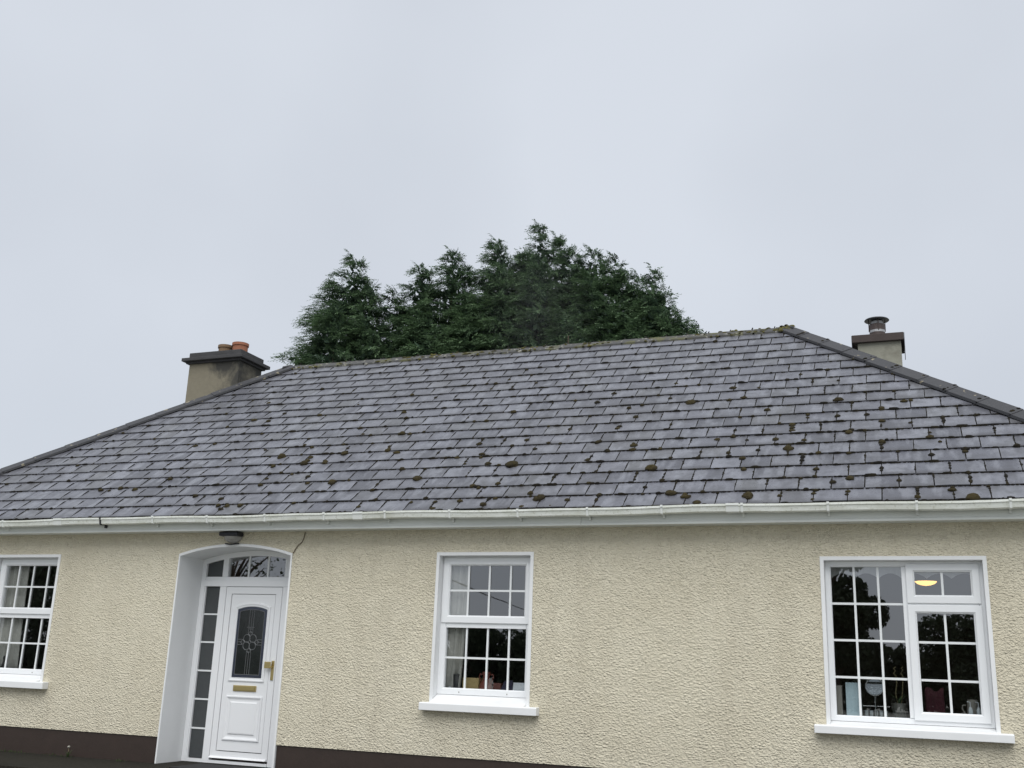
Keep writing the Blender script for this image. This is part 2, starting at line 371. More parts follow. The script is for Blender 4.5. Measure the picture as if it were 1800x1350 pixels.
# --- windows
def ring(mb, x0, x1, z0, z1, prof):
    """loft a rectangular ring through (inset, y) steps"""
    mb.loft([[(x0+i, y, z0+i), (x1-i, y, z0+i), (x1-i, y, z1-i), (x0+i, y, z1-i)] for i, y in prof]+[[(x0+prof[0][0], prof[0][1], z0+prof[0][0]), (x1-prof[0][0], prof[0][1], z0+prof[0][0]), (x1-prof[0][0], prof[0][1], z1-prof[0][0]), (x0+prof[0][0], prof[0][1], z1-prof[0][0])]])
    return mb
FP = lambda y0, w, d=.012, back=.165: [(0, back), (0, y0+.004), (.004, y0), (w-.016, y0), (w-.004, y0+d), (w, y0+d+.003), (w, back)]
def window(key, label):
    x0, x1, z0, z1 = wins[key]; zs = z0
    s = MB(); b = .034
    o = [(x0-b, z0-.03), (x1+b, z0-.03), (x1+b, z1+b), (x0-b, z1+b)]; i = [(x0, z0-.03), (x1, z0-.03), (x1, z1), (x0, z1)]
    ords = [3, 0], [0, 3]
    for A, B in ((0, 3), (3, 2), (2, 1)):            # three sides: band front, band edge, reveal
        s.face([(o[A][0], -.009, o[A][1]), (o[B][0], -.009, o[B][1]), (i[B][0], -.009, i[B][1]), (i[A][0], -.009, i[A][1])])
        s.face([(o[A][0], .01, o[A][1]), (o[B][0], .01, o[B][1]), (o[B][0], -.009, o[B][1]), (o[A][0], -.009, o[A][1])])
        s.face([(i[A][0], -.009, i[A][1]), (i[B][0], -.009, i[B][1]), (i[B][0], .31, i[B][1]), (i[A][0], .31, i[A][1])])
    s.face([(i[0][0], .10, z0-.01), (i[1][0], .10, z0-.01), (i[1][0], .31, z0-.01), (i[0][0], .31, z0-.01)])
    w = s.build('window', M['plaster'], HOUSE); w['label'] = label
    return w
def sill(w, x0, x1, ztop, zbot, zback, yb=.10, inx0=0, inx1=0):
    s = MB()
    s.extrude_x([(-.092, zbot), (.012, zbot), (.012, ztop+.002), (-.085, ztop), (-.092, ztop-.008)], x0, x1)
    s.extrude_x([(-.084, ztop-.01), (-.084, ztop+.002), (yb+.02, zback), (yb+.02, ztop-.02), (.013, ztop-.02), (.013, ztop-.01)], inx0, inx1)
    return s.build('sill', M['plaster'], w, bevel=.004)
def pane(w, x0, x1, z0, z1, y): 
    p = MB(); p.face([(x0, y, z0), (x1, y, z0), (x1, y, z1), (x0, y, z1)]); p.build('pane', M['glass'], w)
def bars(w, xs, zs, x0, x1, z0, z1, y):
    for x in xs: b = MB(); b.box(x-.010, x+.010, y, y+.010, z0, z1); b.build('glazing_bar', M['bar'], w)
    ed = [x0]+list(xs)+[x1]
    for z in zs:
        for a, c in zip(ed[:-1], ed[1:]):
            b = MB(); b.box(a+(.010 if a != x0 else 0), c-(.010 if c != x1 else 0), y, y+.010, z-.010, z+.010); b.build('glazing_bar', M['bar'], w)
def sash_window(key, ox, label):
    w = window(key, label); x0, x1 = wins[key][:2]
    f = MB(); ring(f, x0+.001, x1-.001, .592, 2.012, [(0, .165), (0, .100), (.055, .100), (.066, .112), (.066, .165)])
    f.box(x0+.068, x1-.068, .106, .160, 1.270, 1.322); f.build('frame', M['upvc'], w)
    sh = MB(); ring(sh, x0+.012, x1-.012, 1.318, 1.996, FP(.086, .078, .012, .150)); sh.build('sash', M['upvc'], w)
    ux0, ux1 = x0+.090, x1-.090
    pane(w, ux0-.004, ux1+.004, 1.392, 1.922, .125); pane(w, x0+.064, x1-.064, .655, 1.274, .135)
    bx = [-2.196+ox, -1.957+ox, -1.718+ox]
    bars(w, bx, [1.654], ux0, ux1, 1.394, 1.92, .112); bars(w, bx, [.963], x0+.066, x1-.066, .657, 1.270, .122)
    for px in (x0+.25, x1-.25):
        b = MB(); b.lathe([(.006, 0), (.006, .004), (.003, .006)], (px, 0, 0), 8)
        b.v = [(px+(vx-px), .0995-vz, .618+(vy)) for vx, vy, vz in b.v]; b.build('screw_cap', M['grey'], w)
    return w
wm = sash_window('m', 0, 'middle sash window, showing sky in its upper panes'); sill(wm, -2.606, -1.324, .508, .430, .594, .10, -2.494, -1.462)
wl = sash_window('l', -6.248, 'left sash window cut by the photo edge'); sill(wl, -8.86, -7.592, .516, .437, .594, .10, -8.744, -7.720)
wr = window('r', 'wide casement window with small top light, at the right')
sill(wr, 1.320, 2.947, .486, .414, .521, .10, 1.456, 2.815)
f = MB(); x0, x1 = wins['r'][:2]
ring(f, x0+.001, x1-.001, .522, 1.953, [(0, .165), (0, .100), (.040, .100), (.050, .112), (.050, .165)])
f.box(2.130, 2.180, .102, .160, .573, 1.902); f.box(2.181, 2.765, .102, .160, 1.545, 1.585)
f.build('frame', M['upvc'], wr)
sh = MB(); ring(sh, 2.166, 2.785, 1.575, 1.930, FP(.084, .074, .014, .150)); sh.build('sash', M['upvc'], wr)
sh = MB(); ring(sh, 2.166, 2.788, .556, 1.560, FP(.084, .074, .014, .150)); sh.build('sash', M['upvc'], wr)
pane(wr, 1.502, 2.132, .57, 1.906, .13); pane(wr, 2.238, 2.712, 1.648, 1.858, .125); pane(wr, 2.238, 2.716, .628, 1.488, .125)
bars(wr, [1.712, 1.923], [1.565, 1.234, .905], 1.506, 2.130, .573, 1.902, .117)
bars(wr, [2.473], [], 2.242, 2.710, 1.65, 1.855, .112); bars(wr, [2.475], [1.231, .903], 2.242, 2.714, .63, 1.484, .112)

# --- entrance door
door = MB()
po = [(DX0-.02, GZ)]+[(x, z) for x, z in [(dcx-(dch+.02)+(2*(dch+.02))*i/20, dcz+math.sqrt((drad+.030)**2-(-(dch+.02)+(2*(dch+.02))*i/20)**2)) for i in range(21)]]+[(DX1+.026, GZ)]
pi_ = [(DX0, GZ)]+arch()+[(DX1, GZ)]
door.loft([[(x, .02, z) for x, z in po], [(x, -.010, z) for x, z in po], [(x, -.010, z) for x, z in pi_], [(x, .50, z) for x, z in pi_]], close=False)
DOOR = door.build('door', M['plaster'], HOUSE); DOOR['label'] = 'white front door in a deep arched recess, brass handle'
DY = .43
st = MB(); st.box(DX0-.0, DX1+.0, .02, .49, GZ-.12, GZ-.004); st.build('doorstep', M['path'], DOOR)
fr = MB()
zb = -.296
# outer frame following the arch, transom, mullions
ao = arch(20, .002); ai = [(x, z) for x, z in arch(20, .062)]
fo = [(DX0+.002, zb)]+ao+[(DX1-.002, zb)]; fi = [(DX0+.062, zb)]+ai+[(DX1-.062, zb)]
fr.loft([[(x, DY+.07, z) for x, z in fo], [(x, DY, z) for x, z in fo], [(x, DY, z) for x, z in fi], [(x, DY+.012, z) for x, z in fi], [(x, DY+.07, z) for x, z in fi]], close=False)
L0, L1 = -5.487, -4.706                                  # leaf edges
for a, b in ((-5.572, L0-.006), (L1+.006, -4.620)): fr.box(a, b, DY+.002, DY+.07, zb, 1.703)
fr.box(DX0+.06, DX1-.06, DY-.004, DY+.07, 1.704, 1.775); fr.box(DX0+.06, DX1-.06, DY+.010, DY+.07, 1.776, 1.818)
for a, b in ((-5.572, -5.497), (-4.696, -4.620)): fr.box(a, b, DY+.003, DY+.07, 1.819, 2.09)
fr.box(DX0+.06, -5.575, DY+.004, DY+.07, zb, -.258); fr.box(-4.617, DX1-.06, DY+.004, DY+.07, zb, -.258)
fr.build('door_frame', M['door'], DOOR)
th = MB(); th.box(L0-.004, L1+.004, DY-.012, DY+.07, zb, -.262); th.build('threshold', M['door'], DOOR, bevel=.004)
# sidelights: six frosted panes with white bars each
for xa, xb in ((-5.808, -5.574), (-4.618, -4.414)):
    edges = [-.256, .073, .398, .721, 1.049, 1.375, 1.702]
    for a, b in zip(edges[:-1], edges[1:]):
        p = MB(); p.box(xa, xb, DY+.030, DY+.036, a+.006, b-.006); p.build('sidelight_pane', M['frost'], DOOR)
    for e in edges[1:-1]:
        p = MB(); p.box(xa, xb, DY+.018, DY+.034, e-.0095, e+.0095); p.build('sidelight_bar', M['bar'], DOOR)
    p = MB(); p.box(xa-.001, xa+.014, DY+.006, DY+.04, -.257, 1.703); p.box(xb-.014, xb+.001, DY+.006, DY+.04, -.257, 1.703); p.build('sidelight_bead', M['door'], DOOR)
# arched toplight panes
def az_(x, ins): return dcz+math.sqrt((drad-ins)**2-(x-dcx)**2)
for xa, xb, m in ((-5.806, -5.573, 'frost'), (-5.496, -5.226, 'glass'), (-5.204, -4.956, 'glass'), (-4.934, -4.697, 'glass'), (-4.619, -4.412, 'frost')):
    p = MB(); q = [(xa+(xb-xa)*i/8, az_(xa+(xb-xa)*i/8, .058)) for i in range(9)]
    poly = [(xa, 1.815)]+[(xb, 1.815)]+q[::-1]
    p.face([(x, DY+.03, z) for x, z in poly]); p.build('toplight_pane', M[m], DOOR)
for x in (-5.215, -4.945):
    p = MB(); p.box(x-.0115, x+.0115, DY+.022, DY+.034, 1.8185, az_(x, .058)); p.build('toplight_bar', M['bar'], DOOR)
# leaf: frame of the leaf, inset panel, mouldings
lf = MB(); ring(lf, L0, L1, -.240, 1.698, [(0, DY+.06), (0, DY+.004), (.004, DY), (.080, DY), (.080, DY+.06)])
lf.build('leaf_frame', M['door'], DOOR)
lp = MB(); lp.box(L0+.0885, L1-.0855, DY+.002, DY+.05, -.151, 1.611)
LEAF = lp.build('door_leaf', M['door'], DOOR)
gx0, gx1, gz0, gzs, gzt = -5.292, -4.884, .660, 1.436, 1.471
def dpoly(ins, n=12):
    h = (gx1-gx0)/2; c = (gx0+gx1)/2; r0 = (h*h+(gzt-gzs)**2)/(2*(gzt-gzs)); cz = gzt-r0; h -= ins; r = r0-ins
    return [(c-h, gz0+ins), (c+h, gz0+ins)]+[(c+h-2*h*i/n, cz+math.sqrt(r*r-(h-2*h*i/n)**2)) for i in range(n+1)]
mo = MB(); seq = [(-.046, DY+.0025), (-.040, DY-.010), (-.030, DY-.012), (-.012, DY-.004), (-.004, DY-.006), (0, DY+.001), (0, DY+.0025)]
mo.loft([[(x, y, z) for x, z in dpoly(i)] for i, y in seq]); mo.build('glass_moulding', M['door'], DOOR)
pg = MB(); pg.face([(x, DY-.0005, z) for x, z in dpoly(.036)]); pg.build('leaded_pane', M['dglass'], DOOR)
pb = MB(); pb.loft([[(x, DY-.0008, z) for x, z in dpoly(.001)], [(x, DY-.0008, z) for x, z in dpoly(.034)]]); pb.build('border_pane', M['bglass'], DOOR)
ld = MB(); yl = DY-.002; rl = .0032
def seg(a, b, r=rl): ld.tube([(a[0], yl, a[1]), (b[0], yl, b[1])], r, 5)
dp = dpoly(.035)
for a, b in zip(dp, dp[1:]+dp[:1]): seg(a, b)
cx_, cz_ = -5.088, 1.062
for dx in (-.030, 0, .030): 
    seg((cx_+dx, 1.43), (cx_+dx, cz_+.10)); seg((cx_+dx, gz0+.036), (cx_+dx, cz_-.10))
for dz in (-.030, 0, .030): seg((gx0+.036, cz_+dz), (cx_-.10, cz_+dz)); seg((cx_+.10, cz_+dz), (gx1-.036, cz_+dz))
for sx, sz in ((-1, 1), (1, 1), (-1, -1), (1, -1)):
    ld.tube([(cx_+sx*.042+.045*math.cos(t*math.pi/8), yl, cz_+sz*.042+.045*math.sin(t*math.pi/8)) for t in range(17)], .0045, 5)
for sx, sz in ((0, 1), (0, -1), (1, 0), (-1, 0)):
    c = (cx_+sx*.098, cz_+sz*.098); q = [(c[0]+.028*a, c[1]+.028*b) for a, b in ((1, 0), (0, 1), (-1, 0), (0, -1))]
    for a, b in zip(q, q[1:]+q[:1]): seg(a, b, .004)
seg((cx_-.03, cz_+.15), (cx_+.03, cz_+.15)); seg((cx_-.05, cz_+.17), (cx_+.05, cz_+.17))
ld.build('lead_came', M['lead'], DOOR)
px0, px1, pz0, pz1 = -5.338, -4.836, -.039, .458
lpan = MB(); ring(lpan, px0, px1, pz0, pz1, [(0, DY+.0025), (.006, DY-.011), (.018, DY-.012), (.034, DY-.003), (.046, DY+.0005), (.066, DY+.0005), (.078, DY-.008), (.086, DY-.009), (.086, DY+.0025)])
lpan.box(px0+.0865, px1-.0865, DY-.0088, DY+.0015, pz0+.0865, pz1-.0865); lpan.build('lower_panel', M['door'], DOOR)
lb = MB(); lb.box(-5.250, -4.935, DY-.010, DY+.0015, .508, .574); b_ = lb.build('letterbox', M['brass'], DOOR, bevel=.004)
lb2 = MB(); lb2.box(-5.238, -4.952, DY-.015, DY-.0105, .520, .563); lb2.build('letterbox_flap', M['brass'], DOOR, bevel=.002)
hd = MB(); hd.box(-4.757, -4.722, DY-.012, DY+.0, .645, .862); hd.box(-4.825, -4.740, DY-.055, DY-.043, .776, .850); hd.box(-4.752, -4.735, DY-.056, DY-.0125, .782, .800)
hd.build('door_handle', M['brass'], DOOR, bevel=.004)
dr = MB(); dr.extrude_x([(DY-.030, -.236), (DY-.030, -.232), (DY-.001, -.214), (DY-.001, -.238)], L0+.01, L1-.01); dr.build('weather_bar', M['door'], DOOR)

# --- eaves: fascia, soffit, gutter
RP, GAU, PS, XO = .6548, .2571, .303, .1925
EY, EZ = -.26, 2.45
cR, sR = math.cos(RP), math.sin(RP)
HX0, HX1, RY = -10.95, 4.75, 3.65                   # eave corners and ridge line
RS = (RY-EY)/cR; RZ = EZ+RS*sR; YE = 2*RY-EY
fa = MB()
fprof = [(-.205, 2.438), (-.205, 2.312), (-.211, 2.308), (-.211, 2.285), (-.195, 2.285), (-.195, 2.438)]
fa.extrude_x(fprof, HX0+.055, -.862); fa.extrude_x(fprof, -.858, HX1-.055)
fa.box(HX0+.045, HX0+.054, -.205, YE-.05, 2.285, 2.438); fa.box(HX1-.054, HX1-.045, -.205, YE-.05, 2.285, 2.438); fa.box(HX0+.06, HX1-.06, YE-.06, YE-.05, 2.285, 2.438)
fa.build('fascia', M['fascia'], HOUSE)
sf = MB(); sf.box(HX0+.056, HX1-.056, -.194, .02, 2.292, 2.300); sf.build('soffit', M['fascia'], HOUSE)
gp = [(-.215, 2.440), (-.215, 2.374), (-.300, 2.367), (-.318, 2.376), (-.328, 2.420), (-.337, 2.424), (-.337, 2.444), (-.322, 2.444), (-.322, 2.428), (-.312, 2.384), (-.298, 2.376), (-.222, 2.382), (-.222, 2.440)]
gt = MB()
n = 60; xs = [HX0+.0+(HX1-HX0)*i/n for i in range(n+1)]
sag = lambda x: .006*math.sin(x*1.7+.5)+.004*math.sin(x*4.1)-.006*(x < -5.6)*min(1, (-5.6-x))
gt.loft([[(x, y, z+sag(x)) for y, z in gp] for x in xs], cap=True)
GUT = gt.build('gutter', M['gutter'], HOUSE)
for i, x in enumerate((-9.6, -8.38, -6.85, -6.08, -5.31, -4.53, -3.77, -3.02, -2.26, -1.5, -.76, -.01, .76, 1.54, 2.3, 3.06, 3.9)):
    b = MB(); z = sag(x); b.extrude_x([(y-.008 if y < -.25 else y, zz+z+(.007 if zz > 2.41 else -.007)) for y, zz in gp[:8]]+[(-.30, 2.38+z), (-.218, 2.386+z)], x-.011, x+.011)
    b.box(x-.010, x+.010, -.235, -.2055, 2.335+z, 2.366+z); b.build('gutter_bracket', M['dark'] if i == 2 else M['clip'], GUT)
for x in (-7.51, -3.35, .67):
    b = MB(); z = sag(x); b.extrude_x([(y-.005 if y < -.25 else y, zz+z+(.005 if zz > 2.41 else -.005)) for y, zz in gp[:8]]+[(-.30, 2.38+z), (-.218, 2.386+z)], x-.06, x+.06); b.build('gutter_union', M['clip'], GUT)

# ------------------------------------------------------------------ roof
def P3(kind, x, s, h):
    """slope coordinates: x along the eave, s up the slope, h above it"""
    d, z = s*cR-h*sR, EZ+s*sR+h*cR
    if kind == 'f': return (x, EY+d, z)
    if kind == 'b': return (x, YE-d, z)
    if kind == 'l': return (HX0+d, x, z)
    return (HX1-d, x, z)
rf = MB()
A, B, C, D = (HX0, EY, EZ), (HX1, EY, EZ), (HX1, YE, EZ), (HX0, YE, EZ); E1, E2 = (HX0+RY-EY, RY, RZ), (HX1-(RY-EY), RY, RZ)
rf.face([A, B, E2, E1]); rf.face([B, C, E2]); rf.face([C, D, E1, E2]); rf.face([D, A, E1]); rf.face([A, D, C, B])
ROOF = rf.build('roof', M['under'], HOUSE)
def clip(poly, a, b, c):                            # keep a*x+b*s<=c
    out = []
    for p, q in zip(poly, poly[1:]+poly[:1]):
        fp, fq = a*p[0]+b*p[1]-c, a*q[0]+b*q[1]-c
        if fp <= 0: out.append(p)
        if fp*fq < 0:
            t = fp/(fp-fq); out.append((p[0]+(q[0]-p[0])*t, p[1]+(q[1]-p[1])*t))
    return out
slates = []                                        # (score, verts, faces, colours)
PX = 1830.0
def proj(p):
    q = Vector(p)-CAMP; d = q.dot(F_); return (900+PX*q.dot(R2)/d, 675-PX*q.dot(U2)/d, d)
def course(kind, lo, hi):
    r = random.Random(hash(kind) % 7 if False else {'f': 1, 'b': 2, 'l': 3, 'r': 4}[kind])
    nk = int(RS/GAU)+1
    for k in range(nk):
        s0 = k*GAU; off = XO+(.5*PS if k % 2 else 0)
        i0 = int(math.floor((lo-off)/PS))-1; i1 = int((hi-off)/PS)+1
        for i in range(i0, i1+1):
            x0 = off+i*PS; x1 = x0+PS; gap = r.uniform(.0036, .0065); ds = r.gauss(0, .0035); rot = r.gauss(0, .004)
            top = min(s0+GAU+.045, RS-.01)
            q = [(x0+gap, s0+ds-rot*.15), (x1-gap, s0+ds+rot*.15), (x1-gap, top), (x0+gap, top)]
            if s0+ds >= top: continue
            if r.random() < .22:                     # chipped or uneven tail
                t = r.uniform(.2, .8); q.insert(1, (x0+PS*t, s0+ds+r.uniform(.001, .007)))
            q = clip(q, -1, cR, -(lo)-.0); q = clip(q, 1, cR, hi) if len(q) > 2 else q
            if len(q) < 3: continue
            th = .0095+r.uniform(-.001, .002); lift = .0145+max(0, r.gauss(0, .003))
            def hh(s): return lift*(1-(s-s0)/(GAU+.045))+.003
            V = [P3(kind, x, s, hh(s)) for x, s in q]+[P3(kind, x, s, hh(s)-th) for x, s in q]
            nq = len(q); Fc = [tuple(range(nq))]+[(j, j+nq, (j+1) % nq+nq, (j+1) % nq) for j in range(nq)]
            rr = r.random(); r2 = r.random(); colr = [(rr, (x-x0)/PS, max(0, min(1, (s-s0)/GAU)), r2) for x, s in q]*2
            a = [proj(v) for v in V[:nq]]
            if kind == 'f':
                ar = abs(sum(a[j][0]*a[(j+1) % nq][1]-a[(j+1) % nq][0]*a[j][1] for j in range(nq)))/2
                mx_ = sum(p[0] for p in a)/nq
                sc = ar if -5 < mx_ < 1805 and nq > 3 else 0
            else: sc = 0
            slates.append((sc, V, Fc, colr))
course('f', HX0, HX1); course('b', HX0, HX1); course('l', EY, YE); course('r', EY, YE)
slates.sort(key=lambda t: -t[0])
def slate_obj(name, items):
    V = []; Fc = []; C_ = []
    for _, v, f_, c in items:
        b = len(V); V += v; Fc += [tuple(b+j for j in q) for q in f_]; C_ += c
    me = bpy.data.meshes.new(name); me.from_pydata(V, [], Fc); me.materials.append(M['slate'])
    at = me.color_attributes.new('sl', 'FLOAT_COLOR', 'POINT'); at.data.foreach_set('color', np.array(C_, 'f').ravel())
    o = bpy.data.objects.new(name, me); COL.objects.link(o); o.parent = ROOF; o.matrix_parent_inverse = ROOF.matrix_world.inverted(); return o
for it in slates[:300]: slate_obj('slate', [it])
tag(slate_obj('slates', slates[300:]), kind='stuff')

# ridge and hip tiles, each lapping the next
def cap_run(p0, p1, w1, w2, width, raise_, mat, name, n, seed):
    r = random.Random(seed); p0, p1 = Vector(p0), Vector(p1); d = (p1-p0)/n; L = d.length; u = d.normalized(); w1, w2 = Vector(w1).normalized(), Vector(w2).normalized()
    up = -(w1+w2).normalized(); out = []
    for i in range(n):
        a = p0+d*i-u*.006; b = p0+d*(i+1)+u*.020; m = MB(); lift = raise_+r.uniform(-.002, .003)
        rings = []
        for q, e in ((a, .006), (a+u*.03, .006), (b, .0)):
            c = q+up*(lift+e); t = .016
            rings.append([c+w1*width, c+w1*.012, c+up*.003, c+w2*.012, c+w2*width, c+w2*width-up*t*1.8, c-up*t, c+w1*width-up*t*1.8])
        m.loft(rings, cap=True); o = m.build(name, mat, ROOF); out.append((a, b, lift))
    return out
def slope_perp(kind, hipdir):
    nrm = {'f': Vector((0, -sR, cR)), 'b': Vector((0, sR, cR)), 'l': Vector((-sR, 0, cR)), 'r': Vector((sR, 0, cR))}[kind]
    v = nrm.cross(Vector(hipdir)).normalized(); return v if v.z < 0 else -v
E1v, E2v = Vector(E1), Vector(E2)
lift = Vector((0, 0, .015))
cap_run(E1v+lift, E2v+lift, slope_perp('f', (1, 0, 0)), slope_perp('b', (1, 0, 0)), .125, .020, M['ridge'], 'ridge_tile', 17, 1)
hips = {}
for nm, corner, apex, k1, k2 in (('fr', B, E2v, 'f', 'r'), ('fl', A, E1v, 'f', 'l'), ('br', C, E2v, 'b', 'r'), ('bl', D, E1v, 'b', 'l')):
    c = Vector(corner); hd_ = apex-c
    hips[nm] = cap_run(c+lift+hd_*.0, apex+lift+hd_.normalized()*.01, slope_perp(k1, hd_), slope_perp(k2, hd_), .155, .040, M['hip'], 'hip_tile', 14, len(nm)+ord(nm[1]))
vp = MB(); vp.tube([(-2.75, 5.0, 4.2), (-2.75, 5.0, 6.09)], .008, 8); vp.build('vent_pipe', M['bark'], ROOF)

# moss cushions: one mass of growth
mv, mf, mt = [], [], []
def blob(c, ex, ey, n, a, b, h, tint, r, seg=7, rings=3):
    base = len(mv)
    for j in range(rings):
        t = j/(rings-.35)*math.pi/2
        for i in range(seg):
            q = 2*math.pi*i/seg+j*.4; k = 1+r.uniform(-.22, .22)
            p = c+ex*(a*k*math.cos(t)*math.cos(q))+ey*(b*k*math.cos(t)*math.sin(q))+n*(h*math.sin(t)*(1+r.uniform(-.15, .15))-.004*(j == 0))
            mv.append(tuple(p)); mt.append(max(0, min(1, tint+r.uniform(-.15, .15)+.1*j-.12)))
    mv.append(tuple(c+n*h*1.02)); mt.append(min(1, tint+.15))
    for j in range(rings-1):
        for i in range(seg):
            i2 = (i+1) % seg; mf.append((base+j*seg+i, base+j*seg+i2, base+(j+1)*seg+i2, base+(j+1)*seg+i))
    for i in range(seg): mf.append((base+(rings-1)*seg+i, base+(rings-1)*seg+(i+1) % seg, base+rings*seg))
exf, eyf, nf = Vector((1, 0, 0)), Vector((0, cR, sR)), Vector((0, -sR, cR))
def fp(x, s, h=.010): return Vector(P3('f', x, s, h))
mr_ = random.Random(21)
# larger cushions (x along the eave, s up the slope, size class)
BIG = [(-4.91,3.13,1),(-4.17,3.37,2),(-4.03,2.75,2),(-4.47,2.3,2),(-4.33,2.09,1),(-3.74,2.05,3),(-3.63,2.03,2),(-2.85,2.32,1),(-2.68,2.31,2),(-2.39,2.55,2),(-2.83,3.71,1),(-2.68,4.05,1),(-2.99,3.4,1),(-2.38,3.52,1),(-1.64,2.81,1),(-1.78,2.05,1),(-1.64,1.56,2),(-1.49,1.54,1),(-1.04,1.53,2),(-1.04,1.07,2),(-0.88,1.88,2),(-0.87,2.47,2),(-0.72,2.54,1),(-0.41,3.18,1),(-0.59,1.39,3),(-0.58,1.29,2),(-0.27,1.29,1),(-0.28,0.82,4),(-0.89,0.52,1),(0.03,0.24,3),(-0.26,0.25,1),(-1.92,1.03,4),(-2.22,1.06,3),(-2.39,1.32,2),(-2.38,1.25,1),(-2.08,1.03,1),(-2.99,0.76,4),(-3.73,1.56,3),(-3.57,1.48,2),(-4.32,1.52,3),(-4.47,1.81,1),(-2.22,0.53,2),(-2.13,0.48,1),(-2.24,0.19,2),(-1.93,0.56,2),(-1.34,0.21,4),(-1.03,0.15,2),(-1.94,0.09,2),(-2.5,0.03,2),(-3.44,0.5,2),(-3.43,0.11,1),(-2.82,0.19,1),(-2.53,0.18,1),(-3.88,0.78,1),(-1.85,0.23,1),(-1.48,0.32,2),(-1.49,0.03,1),(-1.18,0.03,1),(-2.53,1.62,2),(-2.52,1.09,1),(-2.69,1.27,1),(-7.81,2.3,1),(-8.54,1.51,1),(-7.49,0.72,2),(-7.34,0.7,1),(-7.2,0.76,2),(-6.94,0.71,2),(-6.58,0.97,2),(-5.85,0.48,2),(-5.99,1.47,1),(-6.88,1.98,2),(-6.59,2.01,1),(-5.61,1.74,1),(-6.42,2.78,2),(-6.14,2.71,2),(-6.75,2.59,2),(-5.23,1.51,3),(-4.77,1.29,4),(-4.77,1.45,2),(-4.47,1.29,3),(-5.19,1.23,2),(-4.78,0.99,1),(-5.06,1.82,2),(-4.91,1.75,1),(-5.37,2.83,2),(-6.55,3.41,2),(-5.35,0.22,2),(-5.22,0.21,2),(-5.04,0.21,2),(-5.07,0.72,2),(-5.08,0.89,1),(-4.09,0.74,3),(-4.42,0.73,1),(-5.99,2.28,1),(-7.05,2.04,1),(-4.33,0.24,1),(0.33,2.91,2),(0.64,2.87,1),(-0.12,2.54,3),(0.33,2.55,2),(0.49,2.59,2),(0.8,2.19,2),(0.51,2.03,1),(0.96,1.81,1),(1.1,1.76,2),(1.11,1.6,2),(0.49,1.52,2),(0.33,1.46,2),(0.95,1.4,2),(1.25,1.35,1),(1.1,1.16,3),(1.41,1.04,2),(0.49,1.11,2),(0.65,0.98,2),(0.69,0.72,2),(1.4,0.67,2),(1.72,0.46,2),(0.79,0.16,4),(1.09,0.14,1),(1.4,0.17,1),(1.4,0.05,1),(1.71,0.19,1),(2.31,0.05,2),(2.61,0.17,2),(2.77,0.02,3),(0.19,0.16,3),(1.56,2.37,3),(2.02,2.08,2),(2.25,2.24,2),(2.32,2.26,1),(2.02,1.75,2),(2.47,1.31,2),(2.02,1.23,2),(1.7,1.01,1),(1.25,2.01,1),(1.69,1.51,2),(0.34,0.26,1),(0.32,0.03,2),(2.56,1.19,1),(2.77,0.95,1)]
for x, s, z in BIG:
    k = {1: .024, 2: .034, 3: .046, 4: .060}[z]*mr_.uniform(.85, 1.15)
    blob(fp(x, s), exf, eyf, nf, k*mr_.uniform(.95, 1.3), k*mr_.uniform(.8, 1.15), k*mr_.uniform(.55, .8), mr_.uniform(.40, .80), mr_, 9, 4)
    if z >= 3: blob(fp(x+mr_.uniform(-.04, .04), s+mr_.uniform(-.05, .05)), exf, eyf, nf, k*.7, k*.7, k*.55, mr_.uniform(.35, .8), mr_, 8, 3)
nk = int(RS/GAU)
def dens(x, s):
    u = (x-HX0)/(HX1-HX0)
    return (.25+.75*math.exp(-((x+1.0)/5.0)**2)+(.35 if x > 1 else 0))*(1.0-.75*s/RS)
for k in range(nk+1):
    s0 = k*GAU; off = XO+(.5*PS if k % 2 else 0); lo = HX0+s0*cR+.1; hi = HX1-s0*cR-.1
    x = lo
    while x < hi:                                     # crumbs along the course line
        if mr_.random() < .70*dens(x, s0)+.22:
            a = mr_.uniform(.006, .017)*(1+.7*(mr_.random() < .18)); blob(fp(x, s0-.004, .006), exf, eyf, nf, a*mr_.uniform(1.0, 2.8), a*.8, a*.9, mr_.uniform(0, .22), mr_, 6, 2)
        x += mr_.uniform(.012, .06)
    i = math.ceil((lo-off)/PS)
    while off+i*PS < hi:                              # growth in the side joints
        xj = off+i*PS; d_ = dens(xj, s0); s_ = s0+.01
        if mr_.random() < .93: blob(fp(xj, s0+GAU*.47, .006), exf, eyf, nf, mr_.uniform(.0065, .0088), GAU*mr_.uniform(.42, .5), .0150, mr_.uniform(0, .12), mr_, 6, 2)
        if mr_.random() < .38+.65*d_:
            wide = mr_.uniform(.4, 1.0)*(1.0 if mr_.random() < .8 else 1.6)
            s_ = s0+GAU*mr_.uniform(0, .35); s_e = s0+GAU*mr_.uniform(.55, 1.0)
            while s_ < s_e:
                a = mr_.uniform(.008, .017)*wide*(.75+.6*d_); blob(fp(xj+mr_.gauss(0, .002), s_, .003), exf, eyf, nf, a, a*mr_.uniform(1.2, 2.4), a*.8+.003, mr_.uniform(0, .35), mr_, 6, 2); s_ += a*mr_.uniform(1.6, 3.4)
        if mr_.random() < .50*d_+.08:
            a = mr_.choice((.012, .015, .018, .022, .026, .032))*mr_.uniform(.85, 1.15); blob(fp(xj+mr_.gauss(0, .006), s0+GAU*mr_.choice((.02, .05, .9, .97, .5)), .010), exf, eyf, nf, a*1.15, a, a*.7, mr_.uniform(.15, .5), mr_, 7, 3)
        i += 1
